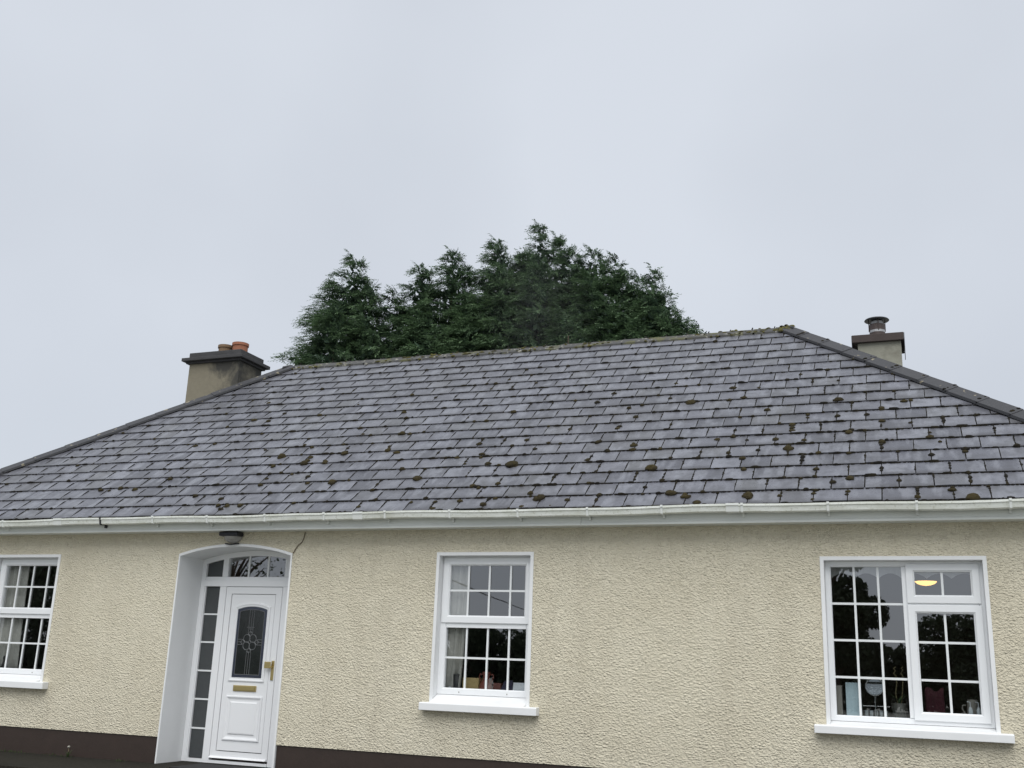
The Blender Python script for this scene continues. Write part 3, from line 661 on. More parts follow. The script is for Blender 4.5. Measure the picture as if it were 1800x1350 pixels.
def mass(name, mat, parent):
    global mv, mf, mt
    me = bpy.data.meshes.new(name); me.from_pydata(mv, [], mf); me.materials.append(mat)
    at = me.attributes.new('tint', 'FLOAT', 'POINT'); at.data.foreach_set('value', np.array(mt, 'f'))
    me.polygons.foreach_set('use_smooth', [True]*len(me.polygons))
    o = bpy.data.objects.new(name, me); COL.objects.link(o)
    if parent is not None: o.parent = parent; o.matrix_parent_inverse = parent.matrix_world.inverted()
    mv, mf, mt = [], [], []; o['kind'] = 'stuff'; return o
for a, b, lf_ in hips['fr']:                          # moss packed in the hip tile laps
    for w_ in range(6):
        if mr_.random() < .55:
            t = mr_.uniform(0, .15); p = b+slope_perp('f', E2v-Vector(B))*t+Vector((0, 0, .045)); k = mr_.uniform(.010, .024); blob(p, exf, eyf, nf, k*1.3, k, k*.8, mr_.uniform(0, .3), mr_)
mass('moss', M['moss'], ROOF)
for i in range(260):                                  # yellow-green moss along the ridge
    x = mr_.uniform(E1v.x-.1, E2v.x+.15); cl = math.sin(x*2.9+1)+math.sin(x*1.3)+math.sin(x*6.1)
    if cl < mr_.uniform(-.6, 1.2) and mr_.random() < .9: continue
    t = mr_.uniform(-.02, .16); p = Vector((x, RY-t*cR, RZ+.040-t*sR)); k = mr_.uniform(.008, .024)
    blob(p, exf, eyf, nf, k*mr_.uniform(1, 2.2), k*mr_.uniform(.7, 1.1), k*.75, mr_.uniform(0, 1), mr_)
for i in range(26):
    p = E2v+Vector((mr_.uniform(-.12, .06), mr_.uniform(-.13, .03), .0)); p.z = RZ+.05-abs(p.y-RY)*.75; k = mr_.uniform(.012, .03); blob(p, exf, eyf, nf, k*1.3, k, k*.8, mr_.uniform(.5, 1), mr_)
mass('ridge_moss', M['mossy'], ROOF)

# ------------------------------------------------------------------ chimneys
cy0, cy1, cx0, cx1 = 3.30, 3.92, -8.775, -7.79
c = MB(); c.box(cx0, cx1, cy0, cy1, 3.6, 5.54); CH = c.build('chimney', M['chimL'], HOUSE); CH['label'] = 'sooty rendered chimney with two clay pots at the left'
def slab(mb, o, z0, z1, r): mb.box(cx0-o, cx1+o, cy0-o, cy1+o, z0, z1)
c = MB(); slab(c, .045, 5.541, 5.575, 0); slab(c, .100, 5.576, 5.632, 0); slab(c, .015, 5.633, 5.735, 0); c.build('chimney_cap', M['capD'], CH, bevel=.008)
def pot(x, y, r, z0, h, m):
    c = MB(); c.lathe([(r*.95, 0), (r, .02), (r, h-.05), (r+.014, h-.045), (r+.014, h), (r-.02, h), (r-.025, h-.12), (.01, h-.12)], (x, y, z0), 24); o = c.build('chimney_pot', M[m], CH, smooth=False)
pot(-8.32, 3.60, .115, 5.736, .180, 'terro'); pot(-8.045, 3.62, .125, 5.736, .205, 'terr')
ry0, ry1, rx0, rx1 = 5.0, 5.6, 1.672, 2.262
c = MB(); c.box(rx0, rx1, ry0, ry1, 4.0, 5.60); CR = c.build('chimney', M['chimR'], HOUSE); CR['label'] = 'pale chimney with brown cap and steel flue cowl'
c = MB(); c.box(rx0-.075, rx1+.04, ry0-.06, ry1+.06, 5.601, 5.715); c.build('chimney_cap', M['capB'], CR, bevel=.006)
for a, b, z in ((rx1+.041, rx1+.050, 5.50), (rx0-.082, rx0-.0755, 5.52)): c = MB(); c.box(a, b, ry0-.05, ry1+.05, z, 5.71); c.build('flashing', M['cowl'], CR)
fx, fy = 1.945, 5.25
c = MB(); c.lathe([(.108, 0), (.108, .10)], (fx, fy, 5.716), 24); c.build('flue', M['flue'], CR, smooth=False)
c = MB(); c.lathe([(.110, 0), (.110, .035)], (fx, fy, 5.8165), 24); c.build('flue_band', M['steel'], CR)
c = MB(); c.lathe([(.109, 0), (.109, .09), (.095, .09), (.095, .02)], (fx, fy, 5.852), 24); c.build('flue', M['flue'], CR)
c = MB(); c.lathe([(.095, 0), (.085, .015), (.085, .05)], (fx, fy, 5.943), 24); c.build('flue_band', M['steel'], CR)
c = MB(); c.lathe([(.170, .0), (.176, .006), (.165, .02), (.09, .045), (.01, .056)], (fx, fy, 6.005), 28); c.build('flue_cowl', M['cowl'], CR)
for t in (.2, 1.75, 3.3, 4.9):
    c = MB(); c.tube([(fx+.114*math.cos(t), fy+.114*math.sin(t), 5.84), (fx+.114*math.cos(t), fy+.114*math.sin(t), 6.01)], .007, 6); c.build('cowl_strap', M['flue'], CR)

# ------------------------------------------------------------------ things on and by the wall
L = empty('wall_lamp', (-5.14, -.005, 2.15)); tag(L, 'black bulkhead wall lamp with glass bowl above the door arch', 'lamp')
b = MB(); b.prism([(-5.270, 2.236), (-5.015, 2.236), (-5.015, 2.284), (-5.270, 2.284)], -.135, -.004); b.build('housing', M['black'], L, bevel=.012)
b = MB(); b.loft([[(-5.143+.116*math.cos(t)*math.cos(i*math.pi/14), -.006-.115*math.cos(t)*math.sin(i*math.pi/14), 2.235-.072*math.sin(t)) for i in range(15)] for t in (0, .35, .7, 1.05, 1.4)], close=False); b.build('glass_bowl', M['globe'], L, smooth=True)
b = MB(); b.tube([(-5.24, -.03, 2.158), (-5.145, -.045, 2.146), (-5.05, -.03, 2.158)], .008, 6); b.build('rim', M['black'], L)
b = MB(); b.tube([(-4.187, -.008, 2.284), (-4.192, -.010, 2.25), (-4.200, -.010, 2.205), (-4.222, -.010, 2.165), (-4.262, -.010, 2.138), (-4.292, -.010, 2.10), (-4.312, -.010, 2.062), (-4.324, -.012, 2.045)], .0055, 6)
tag(b.build('cable', M['crack']), 'thin wavy cable on the wall right of the door arch', 'cable')
b = MB(); b.box(-5.44, -4.70, -.33, .22, GZ-.002, GZ+.014); tag(b.build('doormat', M['mat'], bevel=.004), 'black rubber doormat at the front door', 'doormat')
def leafblade(mb, p, ang, ln, w, lean):
    d = Vector((math.cos(ang), math.sin(ang), 0)); s_ = Vector((-d.y, d.x, 0)); p = Vector(p); pr = []
    for t in (0, .35, .7, 1):
        c = p+d*ln*lean*t*t+Vector((0, 0, ln*(t-.25*t*t))); ww = w*(1-t)*(.5+t*1.5)+.0006; pr.append((c-s_*ww, c+s_*ww))
    for a, b_ in zip(pr[:-1], pr[1:]): mb.face([a[0], a[1], b_[1], b_[0]])
DN = empty('dandelion', (-7.05, -.10, GZ)); tag(DN, 'dandelion with seed head growing at the foot of the plinth', 'weed')
b = MB(); b.tube([(-7.05, -.10, GZ), (-7.052, -.10, GZ+.06), (-7.055, -.102, GZ+.105)], .003, 5); b.build('stalk', M['stem'], DN)
b = MB(); b.lathe([(.002, -.014), (.012, -.010), (.017, 0), (.012, .010), (.002, .014)], (-7.055, -.102, GZ+.115), 10); b.build('seed_head', M['seed'], DN)
for i in range(9):
    b = MB(); leafblade(b, (-7.05, -.10, GZ), i*.75+.2, RNG.uniform(.07, .13), .005, .7); b.build('leaf', M['weed'], DN)
b = MB()
for i in range(420):                                   # weeds in the joint between path and plinth
    x = RNG.uniform(-10.5, -5.95); 
    if math.sin(x*3.1)+math.sin(x*7.7) < .2: continue
    leafblade(b, (x, RNG.uniform(-.12, .0), GZ), RNG.uniform(0, 6.28), RNG.uniform(.012, .045), .003, RNG.uniform(.3, 1))
o = b.build('path_weeds', M['weed']); tag(o, 'small grass and weeds along the foot of the plinth', 'weeds', kind='stuff')

# ------------------------------------------------------------------ things inside the windows
def fold_curtain(name, label, x0, x1, z0, z1, y, taper, folds, group=None):
    mb = MB(); nx = folds*8; rows = []
    for t in (0, .25, .5, .75, 1):
        z = z1+(z0-z1)*t; xr = x1+taper*t*t
        rows.append([(x0+(xr-x0)*i/nx, y+.022*math.sin(i*2*math.pi/8)*(.6+.4*math.sin(i*.31)), z) for i in range(nx+1)])
    mb.loft(rows, close=False); o = mb.build(name, M['curtain'], smooth=True); md = o.modifiers.new('s', 'SOLIDIFY'); md.thickness = .003
    return tag(o, label, 'curtain', group)
fold_curtain('curtain', 'grey curtain at the left side of the middle window', -2.56, -2.215, .60, 2.2, .19, -.06, 4)
fold_curtain('curtain', 'pale curtain hanging inside the window at the left edge', -8.86, -8.36, .60, 2.2, .19, .06, 5)
zb_m, zb_r = .585, .555
o = MB().box(-2.245, -2.065, .24, .36, zb_m, .765).build('cardboard_box', M['card'], bevel=.003); tag(o, 'tan cardboard box on the middle window board', 'box')
j = empty('jug', (-1.99, .27, zb_m)); tag(j, 'red brown two-handled jug on the middle window board', 'jug')
b = MB(); b.lathe([(.055, 0), (.068, .03), (.076, .075), (.066, .12), (.045, .15), (.036, .18), (.036, .21), (.045, .245), (.038, .245), (.03, .21)], (-1.99, .27, zb_m), 22); b.build('body', M['clay'], j, smooth=True)
for sx in (-1, 1):
    b = MB(); b.tube([(-1.99+sx*.040, .27, zb_m+.215), (-1.99+sx*.070, .27, zb_m+.222), (-1.99+sx*.080, .27, zb_m+.195), (-1.99+sx*.062, .27, zb_m+.150), (-1.99+sx*.058, .27, zb_m+.125)], .007, 7); b.build('handle', M['clay'], j, smooth=True)
o = MB(); o.loft([[(-1.68, .22, zb_m), (-1.54, .22, zb_m), (-1.54, .224, zb_m), (-1.68, .224, zb_m)], [(-1.68, .25, .735), (-1.54, .25, .735), (-1.54, .254, .735), (-1.68, .254, .735)]], cap=True); tag(o.build('card', M['pale']), 'white card leaning at the right of the middle window', 'card')
b = MB(); b.lathe([(.035, 0), (.045, .02), (.056, .21), (.050, .21), (.04, .03)], (-2.315, .27, zb_m), 18); tag(b.build('flower_pot', M['dark'], smooth=True), 'dark tapered pot beside the cardboard box', 'pot')
o = MB().box(-1.905, -1.82, .25, .33, zb_m, .722).build('small_box', M['redbox'], bevel=.003); tag(o, 'dull red box right of the jug', 'box')
b = MB(); b.loft([[(-1.812, .24, zb_m), (-1.685, .24, zb_m), (-1.685, .33, zb_m), (-1.812, .33, zb_m)], [(-1.815, .23, .66), (-1.68, .23, .66), (-1.68, .34, .66), (-1.815, .34, .66)], [(-1.79, .275, .748), (-1.70, .275, .755), (-1.70, .295, .755), (-1.79, .295, .748)]], cap=True); tag(b.build('bag', M['navy'], bevel=.008), 'dark navy bag beside the white card', 'bag')
b = MB(); b.box(-2.40, -2.345, .18, .22, zb_m, .668); b.box(-2.368, -2.350, .185, .215, .6685, .688); tag(b.build('ornament', M['pale']), 'tiny white ornament in the corner of the middle window', 'ornament')
b = MB(); b.lathe([(.05, 0), (.055, .02), (.03, .05), (.045, .08), (.028, .13), (.022, .16), (.030, .19), (.026, .215), (.006, .22)], (-8.52, .24, zb_m), 14); tag(b.build('figurine', M['dark'], smooth=True), 'dark figurine on the board of the leftmost window', 'figurine')
# casement window
o = MB().box(1.475, 1.553, .23, .38, zb_r, .830).build('storage_box', M['grey'], bevel=.003); tag(o, 'grey upright box in the corner of the casement window', 'box')
o = MB().box(1.588, 1.718, .215, .36, zb_r, .860).build('storage_box', M['blue'], bevel=.003); tag(o, 'tall pale blue box beside the vanity mirror', 'box')
V_ = empty('vanity_mirror', (1.84, .25, zb_r)); tag(V_, 'round vanity mirror on a slim chrome stand', 'mirror')
b = MB(); b.lathe([(.055, 0), (.055, .006), (.012, .012), (.006, .02), (.006, .20)], (1.84, .25, zb_r), 20); b.build('stand', M['chrome'], V_, smooth=False)
b = MB(); b.tube([(1.84+.078*math.cos(t*math.pi/16), .25, .832+.078*math.sin(t*math.pi/16)) for t in range(33)], .0045, 6); b.build('rim', M['chrome'], V_, smooth=True)
b = MB(); b.face([(1.84+.075*math.cos(t*math.pi/16), .252+.018*math.sin(t*math.pi/16), .832+.075*math.sin(t*math.pi/16)) for t in range(32)]); b.build('glass', M['mirror'], V_)
Q = empty('orchid', (2.045, .26, zb_r)); tag(Q, 'leafless-stemmed orchid in a dark pot behind the casement', 'plant')
b = MB(); b.lathe([(.050, 0), (.056, .02), (.072, .14), (.066, .14), (.06, .11)], (2.045, .26, zb_r), 20); b.build('pot', M['potd'], Q, smooth=True)
b = MB(); b.tube([(2.03, .26, .68), (2.018, .26, .78), (2.032, .26, .87), (2.03, .27, .93), (2.008, .27, .955), (2.028, .27, .975), (2.012, .27, .995), (2.03, .27, 1.01)], .0035, 6); b.build('flower_stem', M['stem'], Q)
b = MB(); b.tube([(2.06, .26, .68), (2.078, .26, .80), (2.088, .26, .93), (2.07, .27, .96), (2.092, .27, .98), (2.076, .27, 1.00), (2.094, .27, 1.012)], .0035, 6); b.build('flower_stem', M['stem'], Q)
for a, l_ in ((2.9, .15), (.2, .14), (3.6, .12), (5.8, .12), (1.2, .12)):
    b = MB(); leafblade(b, (2.045, .26, .685), a, l_, .020, 1.0); b.build('leaf', M['leafh'], Q)
T = empty('tray', (1.84, .34, zb_r)); tag(T, 'low wire tray of glasses behind the vanity mirror', 'tray')
b = MB(); b.box(1.725, 1.96, .31, .43, zb_r, zb_r+.008); b.build('base', M['grey'], T)
for yy in (.31, .43):
    b = MB(); b.tube([(1.725, yy, .66), (1.96, yy, .66)], .004, 6); b.build('rail', M['chrome'], T)
for i in range(5):
    b = MB(); b.lathe([(.014, 0), (.018, .055), (.016, .055), (.012, .004)], (1.755+i*.042, .37, zb_r+.009), 12); b.build('tumbler', M['soap'], T)
b = MB(); b.loft([[(2.262+(.165)*i/9, .36+.012*math.sin(i*1.9+k), zb_r+(.825-zb_r)*k/4+(.02*math.sin(i*.9) if k == 4 else 0)) for i in range(10)] for k in range(5)], close=False)
o = b.build('cloth', M['burg'], smooth=True); o.modifiers.new('s', 'SOLIDIFY').thickness = .01; tag(o, 'dark burgundy cloth behind the opening casement', 'cloth')
for x, lb_ in ((2.632, 'pump soap bottle nearer the burgundy cloth'), (2.698, 'pump soap bottle in the far right corner of the casement window')):
    s_ = empty('soap_bottle', (x, .25, .60)); tag(s_, lb_, 'bottle')
    b = MB(); b.lathe([(.018, -.045), (.019, .0), (.019, .065), (.012, .082), (.008, .09)], (x, .25, .60), 16); b.build('bottle_body', M['soap'], s_, smooth=True)
    b = MB(); b.tube([(x, .25, .691), (x, .25, .728), (x-.026, .245, .733)], .004, 6); b.build('pump', M['pale'], s_)
K = MB(); K.tube([(2.60, .33, .70), (2.572, .33, .70), (2.568, .33, .67), (2.585, .33, .63), (2.605, .33, .62)], .006, 7)
J = empty('plastic_jug', (2.65, .34, .60)); tag(J, 'grey plastic jug with loop handle behind the soap bottles', 'jug')
K.build('handle', M['grey'], J); b = MB(); b.lathe([(.048, -.045), (.052, .0), (.044, .13), (.040, .15), (.036, .15), (.045, .0)], (2.655, .34, .60), 18); b.build('body', M['grey'], J, smooth=True)
vb = MB(); xs = [1.47+i*(2.80-1.47)/76 for i in range(77)]
wv = lambda x: 1.822-.020*abs(math.sin((x-1.47)*math.pi/.21))
vb.loft([[(x, .235+.008*math.sin(x*58), 2.0) for x in xs], [(x, .235+.010*math.sin(x*58), 1.80+.055*(abs(math.sin((x-1.50)*math.pi/.212)))**.7) for x in xs]], close=False)
tag(vb.build('net_valance', M['net'], smooth=True), 'scalloped white net valance across the casement window top', 'valance')
for o in list(COL.objects):                             # stand the sill things close to the glass
    if o.parent is None and o.get('category') in ('box', 'jug', 'card', 'pot', 'bag', 'figurine', 'mirror', 'plant', 'bottle', 'tray'): o.location.y -= .055
# lit ceiling lamp seen through the top light
em = N('lamp_glow'); em.p.inputs['Emission Color'].default_value = (1.0, .55, .16, 1); em.p.inputs['Emission Strength'].default_value = 1.35; em.base((.8, .6, .3))
cl = empty('ceiling_lamp', (2.35, 2.0, 2.29)); tag(cl, 'lit orange ceiling lamp seen through the small top light', 'lamp')
b = MB(); b.lathe([(.012, -.35), (.05, -.352), (.10, -.362), (.112, -.355), (.105, -.350), (.10, -.34)][::-1], (2.35, 2.0, 2.29), 24); b.v = [(x, y, z) for x, y, z in b.v]
b = MB(); b.lathe([(.004, -.400), (.05, -.393), (.09, -.378), (.112, -.358), (.112, -.354), (.004, -.354)], (2.35, 2.0, 2.29), 28); b.build('bowl', em.m, cl, smooth=True)
b = MB(); b.tube([(2.35, 2.0, 2.299), (2.35, 2.0, 1.937)], .006, 6); b.build('flex', M['dark'], cl)

# ------------------------------------------------------------------ cypress trees behind the house
def quads_mesh(name, V, tint, mat, parent):
    n = len(V)//4; me = bpy.data.meshes.new(name)
    me.vertices.add(len(V)); me.vertices.foreach_set('co', V.astype('f').ravel())
    me.loops.add(n*4); me.loops.foreach_set('vertex_index', np.arange(n*4, dtype='i'))
    me.polygons.add(n); me.polygons.foreach_set('loop_start', np.arange(0, n*4, 4, dtype='i'))
    me.update(calc_edges=True); me.materials.append(mat)
    at = me.attributes.new('tint', 'FLOAT', 'POINT'); at.data.foreach_set('value', np.repeat(tint, 4).astype('f'))
    o = bpy.data.objects.new(name, me); COL.objects.link(o)
    if parent is not None: o.parent = parent; o.matrix_parent_inverse = parent.matrix_world.inverted()
    return o
def nrm(a): return a/np.maximum(np.linalg.norm(a, axis=-1, keepdims=True), 1e-9)
def fronds(O, Dv, Ln, T, rg, ntw=11, wind=-.10, wid=.016):
    """flat feathery sprays: kite-shaped twigs set alternately along each axis"""
    m = len(O); up = np.tile([0., 0, 1], (m, 1)); side = nrm(np.cross(Dv, up)+rg.normal(0, .25, (m, 3))); side = nrm(side-Dv*np.sum(side*Dv, 1, keepdims=True))
    nn = np.cross(side, Dv); outV = []; outT = []
    for k in range(ntw):
        t = (k+.5)/ntw; sg = 1 if k % 2 else -1
        base = O+Dv*(Ln*t)[:, None]-up*(Ln*.16*t*t)[:, None]; base[:, 0] += wind*Ln*t*t
        if k == ntw-1: d = Dv.copy(); l = Ln*.30
        else: d = Dv*(.80+rg.normal(0, .1, (m, 1)))+side*sg*(.62+rg.normal(0, .12, (m, 1)))-up*.14+rg.normal(0, .10, (m, 3)); l = Ln*(.42-.20*t)*rg.uniform(.7, 1.25, m)
        d[:, 0] += wind*1.2; d = nrm(d); w = nrm(np.cross(d, nn)+rg.normal(0, .3, (m, 3)))*(wid*rg.uniform(.6, 1.3, m))[:, None]
        a = base; c = base+d*l[:, None]; mid = base+d*(l*.45)[:, None]
        outV.append(np.stack([a, mid+w, c, mid-w], 1)); outT.append(np.clip(T+.25*t-.1+rg.normal(0, .08, m), 0, 1))
    return np.concatenate(outV).reshape(-1, 3), np.concatenate(outT)
def cypress(label, x, y, ztop, leaders, seed, zlow=3.0, zvis=7.0):
    rg = np.random.default_rng(seed); root = empty('cypress_tree', (x, y, GZ)); tag(root, label, 'tree', 'cypresses behind the house')
    tr = MB(); zt = ztop-1.5
    tr.tube([(x, y, GZ-.1), (x+.05, y, 2), (x-.03, y, 6), (x, y, zt*.8), (x-.03, y, zt)], [.24, .20, .13, .06, .015], 9)
    for dx, dy, dz, R in leaders:
        if dx or dy: tr.tube([(x, y, max(2.2, ztop-dz-7.0)), (x+dx*.7, y+dy*.7, ztop-dz-4.5), (x+dx, y+dy, ztop-dz-2.4), (x+dx-.02, y+dy, ztop-dz-1.3)], [.08, .06, .03, .01], 6)
    tr.build('trunk', M['bark'], root)
    Os, Ds, Ls, Ts = [], [], [], []; core = []
    def add(p, d, l, t): Os.append(p); Ds.append(d); Ls.append(l); Ts.append(t)
    for dx, dy, dz, R in leaders:
        top = ztop-dz+.10; z = top-.30
        def axis(zz):
            t = top-zz; return np.array([x+dx-.30*math.exp(-t/.30)+.05*math.sin(zz*2+dx), y+dy, zz])
        for k in range(26):                               # whippy leader, tip blown over
            q = k/26; p = axis(top-.75*q); side = 1 if k % 2 else -1
            add(p, np.array([-.75+.5*q+side*.35*q, rg.normal(0, .35), .35+.45*q])+rg.normal(0, .15, 3), .13+.10*q, .30+.25*rg.random())
        while z > zlow:
            t = top-z; vis = z > zvis
            r = min(R*1.08, .05+.54*max(0, t-.16)**.92)*rg.uniform(.62, 1.10); a = rg.uniform(0, 2*math.pi)
            hd = np.array([math.cos(a), math.sin(a), 0]); sd_ = np.array([-hd[1], hd[0], 0]); pitch = .62*math.exp(-t/1.5)+.34; tb = rg.uniform(0, 1)**1.3; st = axis(z)
            nfr = int(7+r*(40 if vis else 5))
            for k in range(nfr):                          # an ascending bough, bushy towards its nodding tip
                u = rg.uniform(.04, 1)**.60; sp = rg.normal(0, 1)*(.03+.13*r*math.sin(min(1, u*1.05)*math.pi*.85))
                p = st+hd*r*u+sd_*sp+np.array([-.14*r*u*u, 0, r*(pitch*u-.30*u**3)+rg.normal(0, .035)-.30*abs(sp)])
                d = hd*.80+sd_*sp*2.2+np.array([-.26-.30*u*u, 0, .42-.62*u*u])+rg.normal(0, .24, 3)
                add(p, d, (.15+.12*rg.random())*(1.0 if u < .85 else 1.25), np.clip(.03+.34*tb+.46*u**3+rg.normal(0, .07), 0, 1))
            if t > .35:
                for k in range(int(2+r*(9 if vis else 3))):
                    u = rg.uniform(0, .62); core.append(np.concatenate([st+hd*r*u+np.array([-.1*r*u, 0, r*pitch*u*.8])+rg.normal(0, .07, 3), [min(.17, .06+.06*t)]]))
            z -= (rg.exponential(.052)+.012 if vis else .30)*(1.2 if R < 1.15 else 1.0)
    O = np.array(Os); Dv = nrm(np.array(Ds)); V, T = fronds(O, Dv, np.array(Ls), np.array(Ts), rg, 7, -.10, .0165)
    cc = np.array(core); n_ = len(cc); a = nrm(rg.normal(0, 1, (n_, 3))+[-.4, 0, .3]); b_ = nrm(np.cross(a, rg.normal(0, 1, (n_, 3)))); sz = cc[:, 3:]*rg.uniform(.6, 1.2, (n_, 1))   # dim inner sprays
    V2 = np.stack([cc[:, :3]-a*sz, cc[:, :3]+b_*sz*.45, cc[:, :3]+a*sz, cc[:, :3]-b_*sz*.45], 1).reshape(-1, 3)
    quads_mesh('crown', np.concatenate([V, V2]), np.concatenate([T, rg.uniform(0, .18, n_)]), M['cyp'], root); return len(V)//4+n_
TREES = [('windswept cypress standing apart at the left of the group', -14.55, 18.0, 14.09, [(0, 0, 0, 1.5), (-0.7, 0.2, 0.75, 1.2), (0.75, 0, 1.1, 1.2), (-1.05, -0.4, 2.2, 1.05), (1.0, -0.7, 2.3, 1.2), (1.45, 0.3, 1.3, 0.95), (0.1, -1.0, 2.2, 1.3)]),
 ('cypress with forked tip next to the leftmost one', -12.36, 18.6, 13.66, [(0, 0, 0, 1.3), (0.3, 0.1, 0.15, 1.1), (-0.3, -0.6, 2.0, 1.2), (0.5, -0.8, 1.9, 1.3), (-0.7, 0.0, 2.9, 1.0)]),
 ('pointed cypress third from the left, tip bent over', -11.38, 19.0, 14.29, [(0, 0, 0, 1.4), (0.45, 0.2, 0.65, 1.2), (-0.3, -0.9, 2.2, 1.3), (0.9, -0.6, 1.8, 1.3)]),
 ('cypress left of the tallest one, with drooping tip', -9.97, 19.5, 14.76, [(0, 0, 0, 1.5), (-0.45, 0.3, 1.0, 1.2), (0.35, -0.8, 1.4, 1.3), (-0.3, -1.3, 2.6, 1.4), (0.8, 0.2, 0.8, 1.2)]),
 ('tallest cypress in the middle of the group', -8.61, 20.0, 15.32, [(0, 0, 0, 1.6), (0.62, 0.1, 0.45, 1.3), (-0.55, -0.2, 1.1, 1.3), (0.3, -1.2, 1.8, 1.5), (-0.7, -1.5, 2.7, 1.4), (1.2, -0.4, 1.1, 1.2)]),
 ('broad-topped cypress just right of the tallest one', -6.72, 19.6, 14.04, [(0, 0, 0, 1.5), (-0.4, 0.1, 0.25, 1.2), (0.3, -0.9, 1.3, 1.4), (-0.4, -1.5, 2.5, 1.5), (0.1, -2.0, 3.2, 1.3)]),
 ('cypress with curled tip third from the right', -5.85, 19.2, 13.5, [(0, 0, 0, 1.4), (0.35, -0.2, 0.5, 1.1), (0.1, -1.0, 1.7, 1.4), (0.6, -1.4, 2.3, 1.4)]),
 ('two-tipped cypress second from the right', -4.51, 18.8, 12.84, [(0, 0, 0, 1.2), (-0.45, 0.1, 0.1, 1.0), (0.15, -0.8, 1.0, 1.3), (0.55, -0.3, 1.6, 1.2), (-0.3, -1.4, 2.1, 1.4)]),
 ('low bushy cypress at the right end of the group', -3.53, 18.2, 10.96, [(0, 0, 0, 1.3), (0.45, -0.3, 0.45, 1.1), (-0.5, -0.5, 0.2, 1.3), (0.25, -1.0, 1.1, 1.2)])]
NQ = sum(cypress(lab, x, y, z, ld_, 40+i) for i, (lab, x, y, z, ld_) in enumerate(TREES)); pass

# faint smoke drifting up behind the ridge
sm = N('smoke_air'); sm.t.nodes.remove(sm.p)
pv = sm.n('ShaderNodeVolumePrincipled'); pv.inputs['Color'].default_value = (.9, .92, .95, 1)
gr = sm.n('ShaderNodeTexGradient', gradient_type='SPHERICAL'); mp = sm.n('ShaderNodeMapping', vector_type='TEXTURE')
sm.l(sm.c.outputs['Object'], gr.inputs['Vector'])
sm.l(sm.math('MULTIPLY', sm.math('MULTIPLY', gr.outputs['Fac'], sm.ramp(sm.noise(1.6, 3, .6), (.3, .2), (.7, 1.0))), .026), pv.inputs['Density'])
sm.l(pv.outputs[0], sm.o.inputs['Volume'])
b = MB(); b.lathe([(.02, -1), (.5, -.866), (.866, -.5), (1, 0), (.866, .5), (.5, .866), (.02, 1)], (0, 0, 0), 20)
o = b.build('smoke', sm.m, smooth=True); o.location = (-5.3, 10.5, 8.6); o.scale = (1.5, 1.5, 2.4); o.rotation_euler = (0, math.radians(-22), 0)
tag(o, 'faint grey smoke rising behind the ridge', 'smoke', kind='stuff')

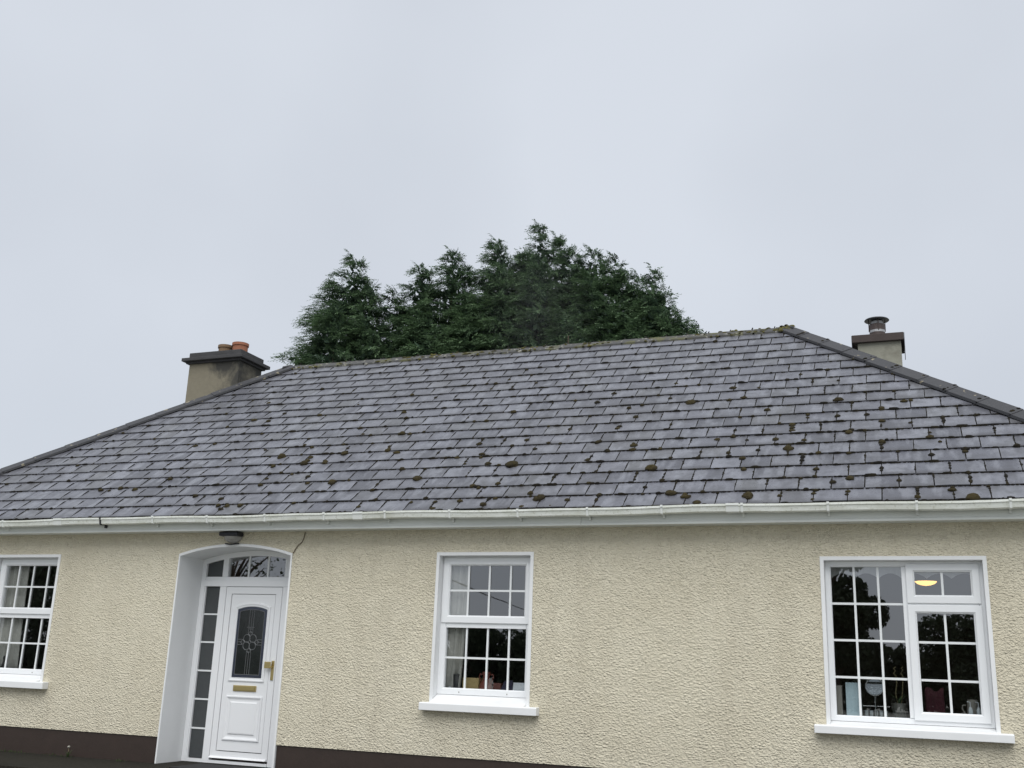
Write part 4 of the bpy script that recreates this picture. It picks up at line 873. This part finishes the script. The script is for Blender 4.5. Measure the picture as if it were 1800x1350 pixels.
# ------------------------------------------------------------------ the other side of the yard (mirrored in the glass)
def leaf_cloud(rg, cents, rad, n, size):
    c = cents[rg.integers(0, len(cents), n)]; rr = rad[rg.integers(0, len(rad), n)] if np.ndim(rad) else np.full(n, rad)
    p = c+nrm(rg.normal(0, 1, (n, 3)))*(rr*rg.uniform(.45, 1.05, n)**.6)[:, None]
    a = nrm(rg.normal(0, 1, (n, 3))); b_ = nrm(np.cross(a, rg.normal(0, 1, (n, 3)))); s_ = size*rg.uniform(.6, 1.4, n)[:, None]
    return np.stack([p-a*s_, p+b_*s_*.6, p+a*s_, p-b_*s_*.6], 1).reshape(-1, 3), rg.uniform(0, 1, n)
def broadleaf(label, x, y, h, r, seed, n=16000, clumps=26, dense=1.0):
    rg = np.random.default_rng(seed); root = empty('broadleaf_tree', (x, y, GZ)); tag(root, label, 'tree')
    t = MB(); t.tube([(x, y, GZ-.1), (x+.1, y, h*.25), (x, y, h*.5), (x+.1, y, h*.8)], [.25, .2, .14, .04], 8); cents = []
    for i in range(clumps):
        a = rg.uniform(0, 6.28); q = rg.uniform(.2, 1)**.6; z = h*(.08+.88*rg.random()**.85); k = r*q*math.sqrt(max(.05, 1-((z/h-.5)/.55)**2)); p = (x+k*math.cos(a), y+k*math.sin(a), z)
        cents.append(p); t.tube([(x+.03, y, z*.62), (x+.55*k*math.cos(a), y+.55*k*math.sin(a), z*.86), p], [.08, .055, .022], 5)
    t.build('trunk', M['bark'], root)
    V, T = leaf_cloud(rg, np.array(cents), r*.36, int(n*dense*2.2), .085); quads_mesh('crown', V, T, M['leaf'], root)
rg = np.random.default_rng(3)
hx = np.arange(-62, 22, .7); hc = np.stack([hx, -38+rg.normal(0, 1.0, len(hx)), np.zeros(len(hx))], 1)
hh_ = .85+.25*np.sin(hx*.35)+.25*np.sin(hx*.9+1)+rg.normal(0, .2, len(hx))+.75/(1+np.exp(-(hx+8)*1.2)); cs = np.concatenate([hc+np.stack([np.zeros(len(hx)), np.zeros(len(hx)), hh_*f], 1) for f in (.2, .55, .9)])
V, T = leaf_cloud(rg, cs, .7, 110000, .14); o = quads_mesh('hedgerow', V, T, M['leaf'], None); tag(o, 'dark hedgerow across the yard mirrored in the window glass', 'hedge', kind='stuff')
broadleaf('tall dark tree mirrored in the left panes of the casement window', -1.0, -33, 6.4, 1.75, 11, 14000)
broadleaf('low leafy tree mirrored in the opening casement at right', 3.9, -34, 3.0, 2.2, 12, 8000, 20, .8)
broadleaf('round tree mirrored low in the middle window', -17.9, -37, 2.65, 1.5, 13, 9000)
broadleaf('slim tree mirrored at the right of the middle window', -15.6, -38, 2.4, 1.5, 14, 5000)
broadleaf('big dark tree mirrored in the leftmost window', -44, -36, 12, 8, 15, 60000, 80)
broadleaf('thin-leaved tree mirrored in the door toplight', -29, -32, 6.6, 3.6, 16, 420, 64)
w = MB(); w.tube([(-9.7-.26*i*5, -6-i*5, 4.16+.0183*i*5-.5*math.sin(math.pi*i/18)*.6) for i in range(19)], .03, 5); tag(w.build('utility_wire', M['black'], smooth=True), 'overhead wire mirrored across the middle window', 'wire')
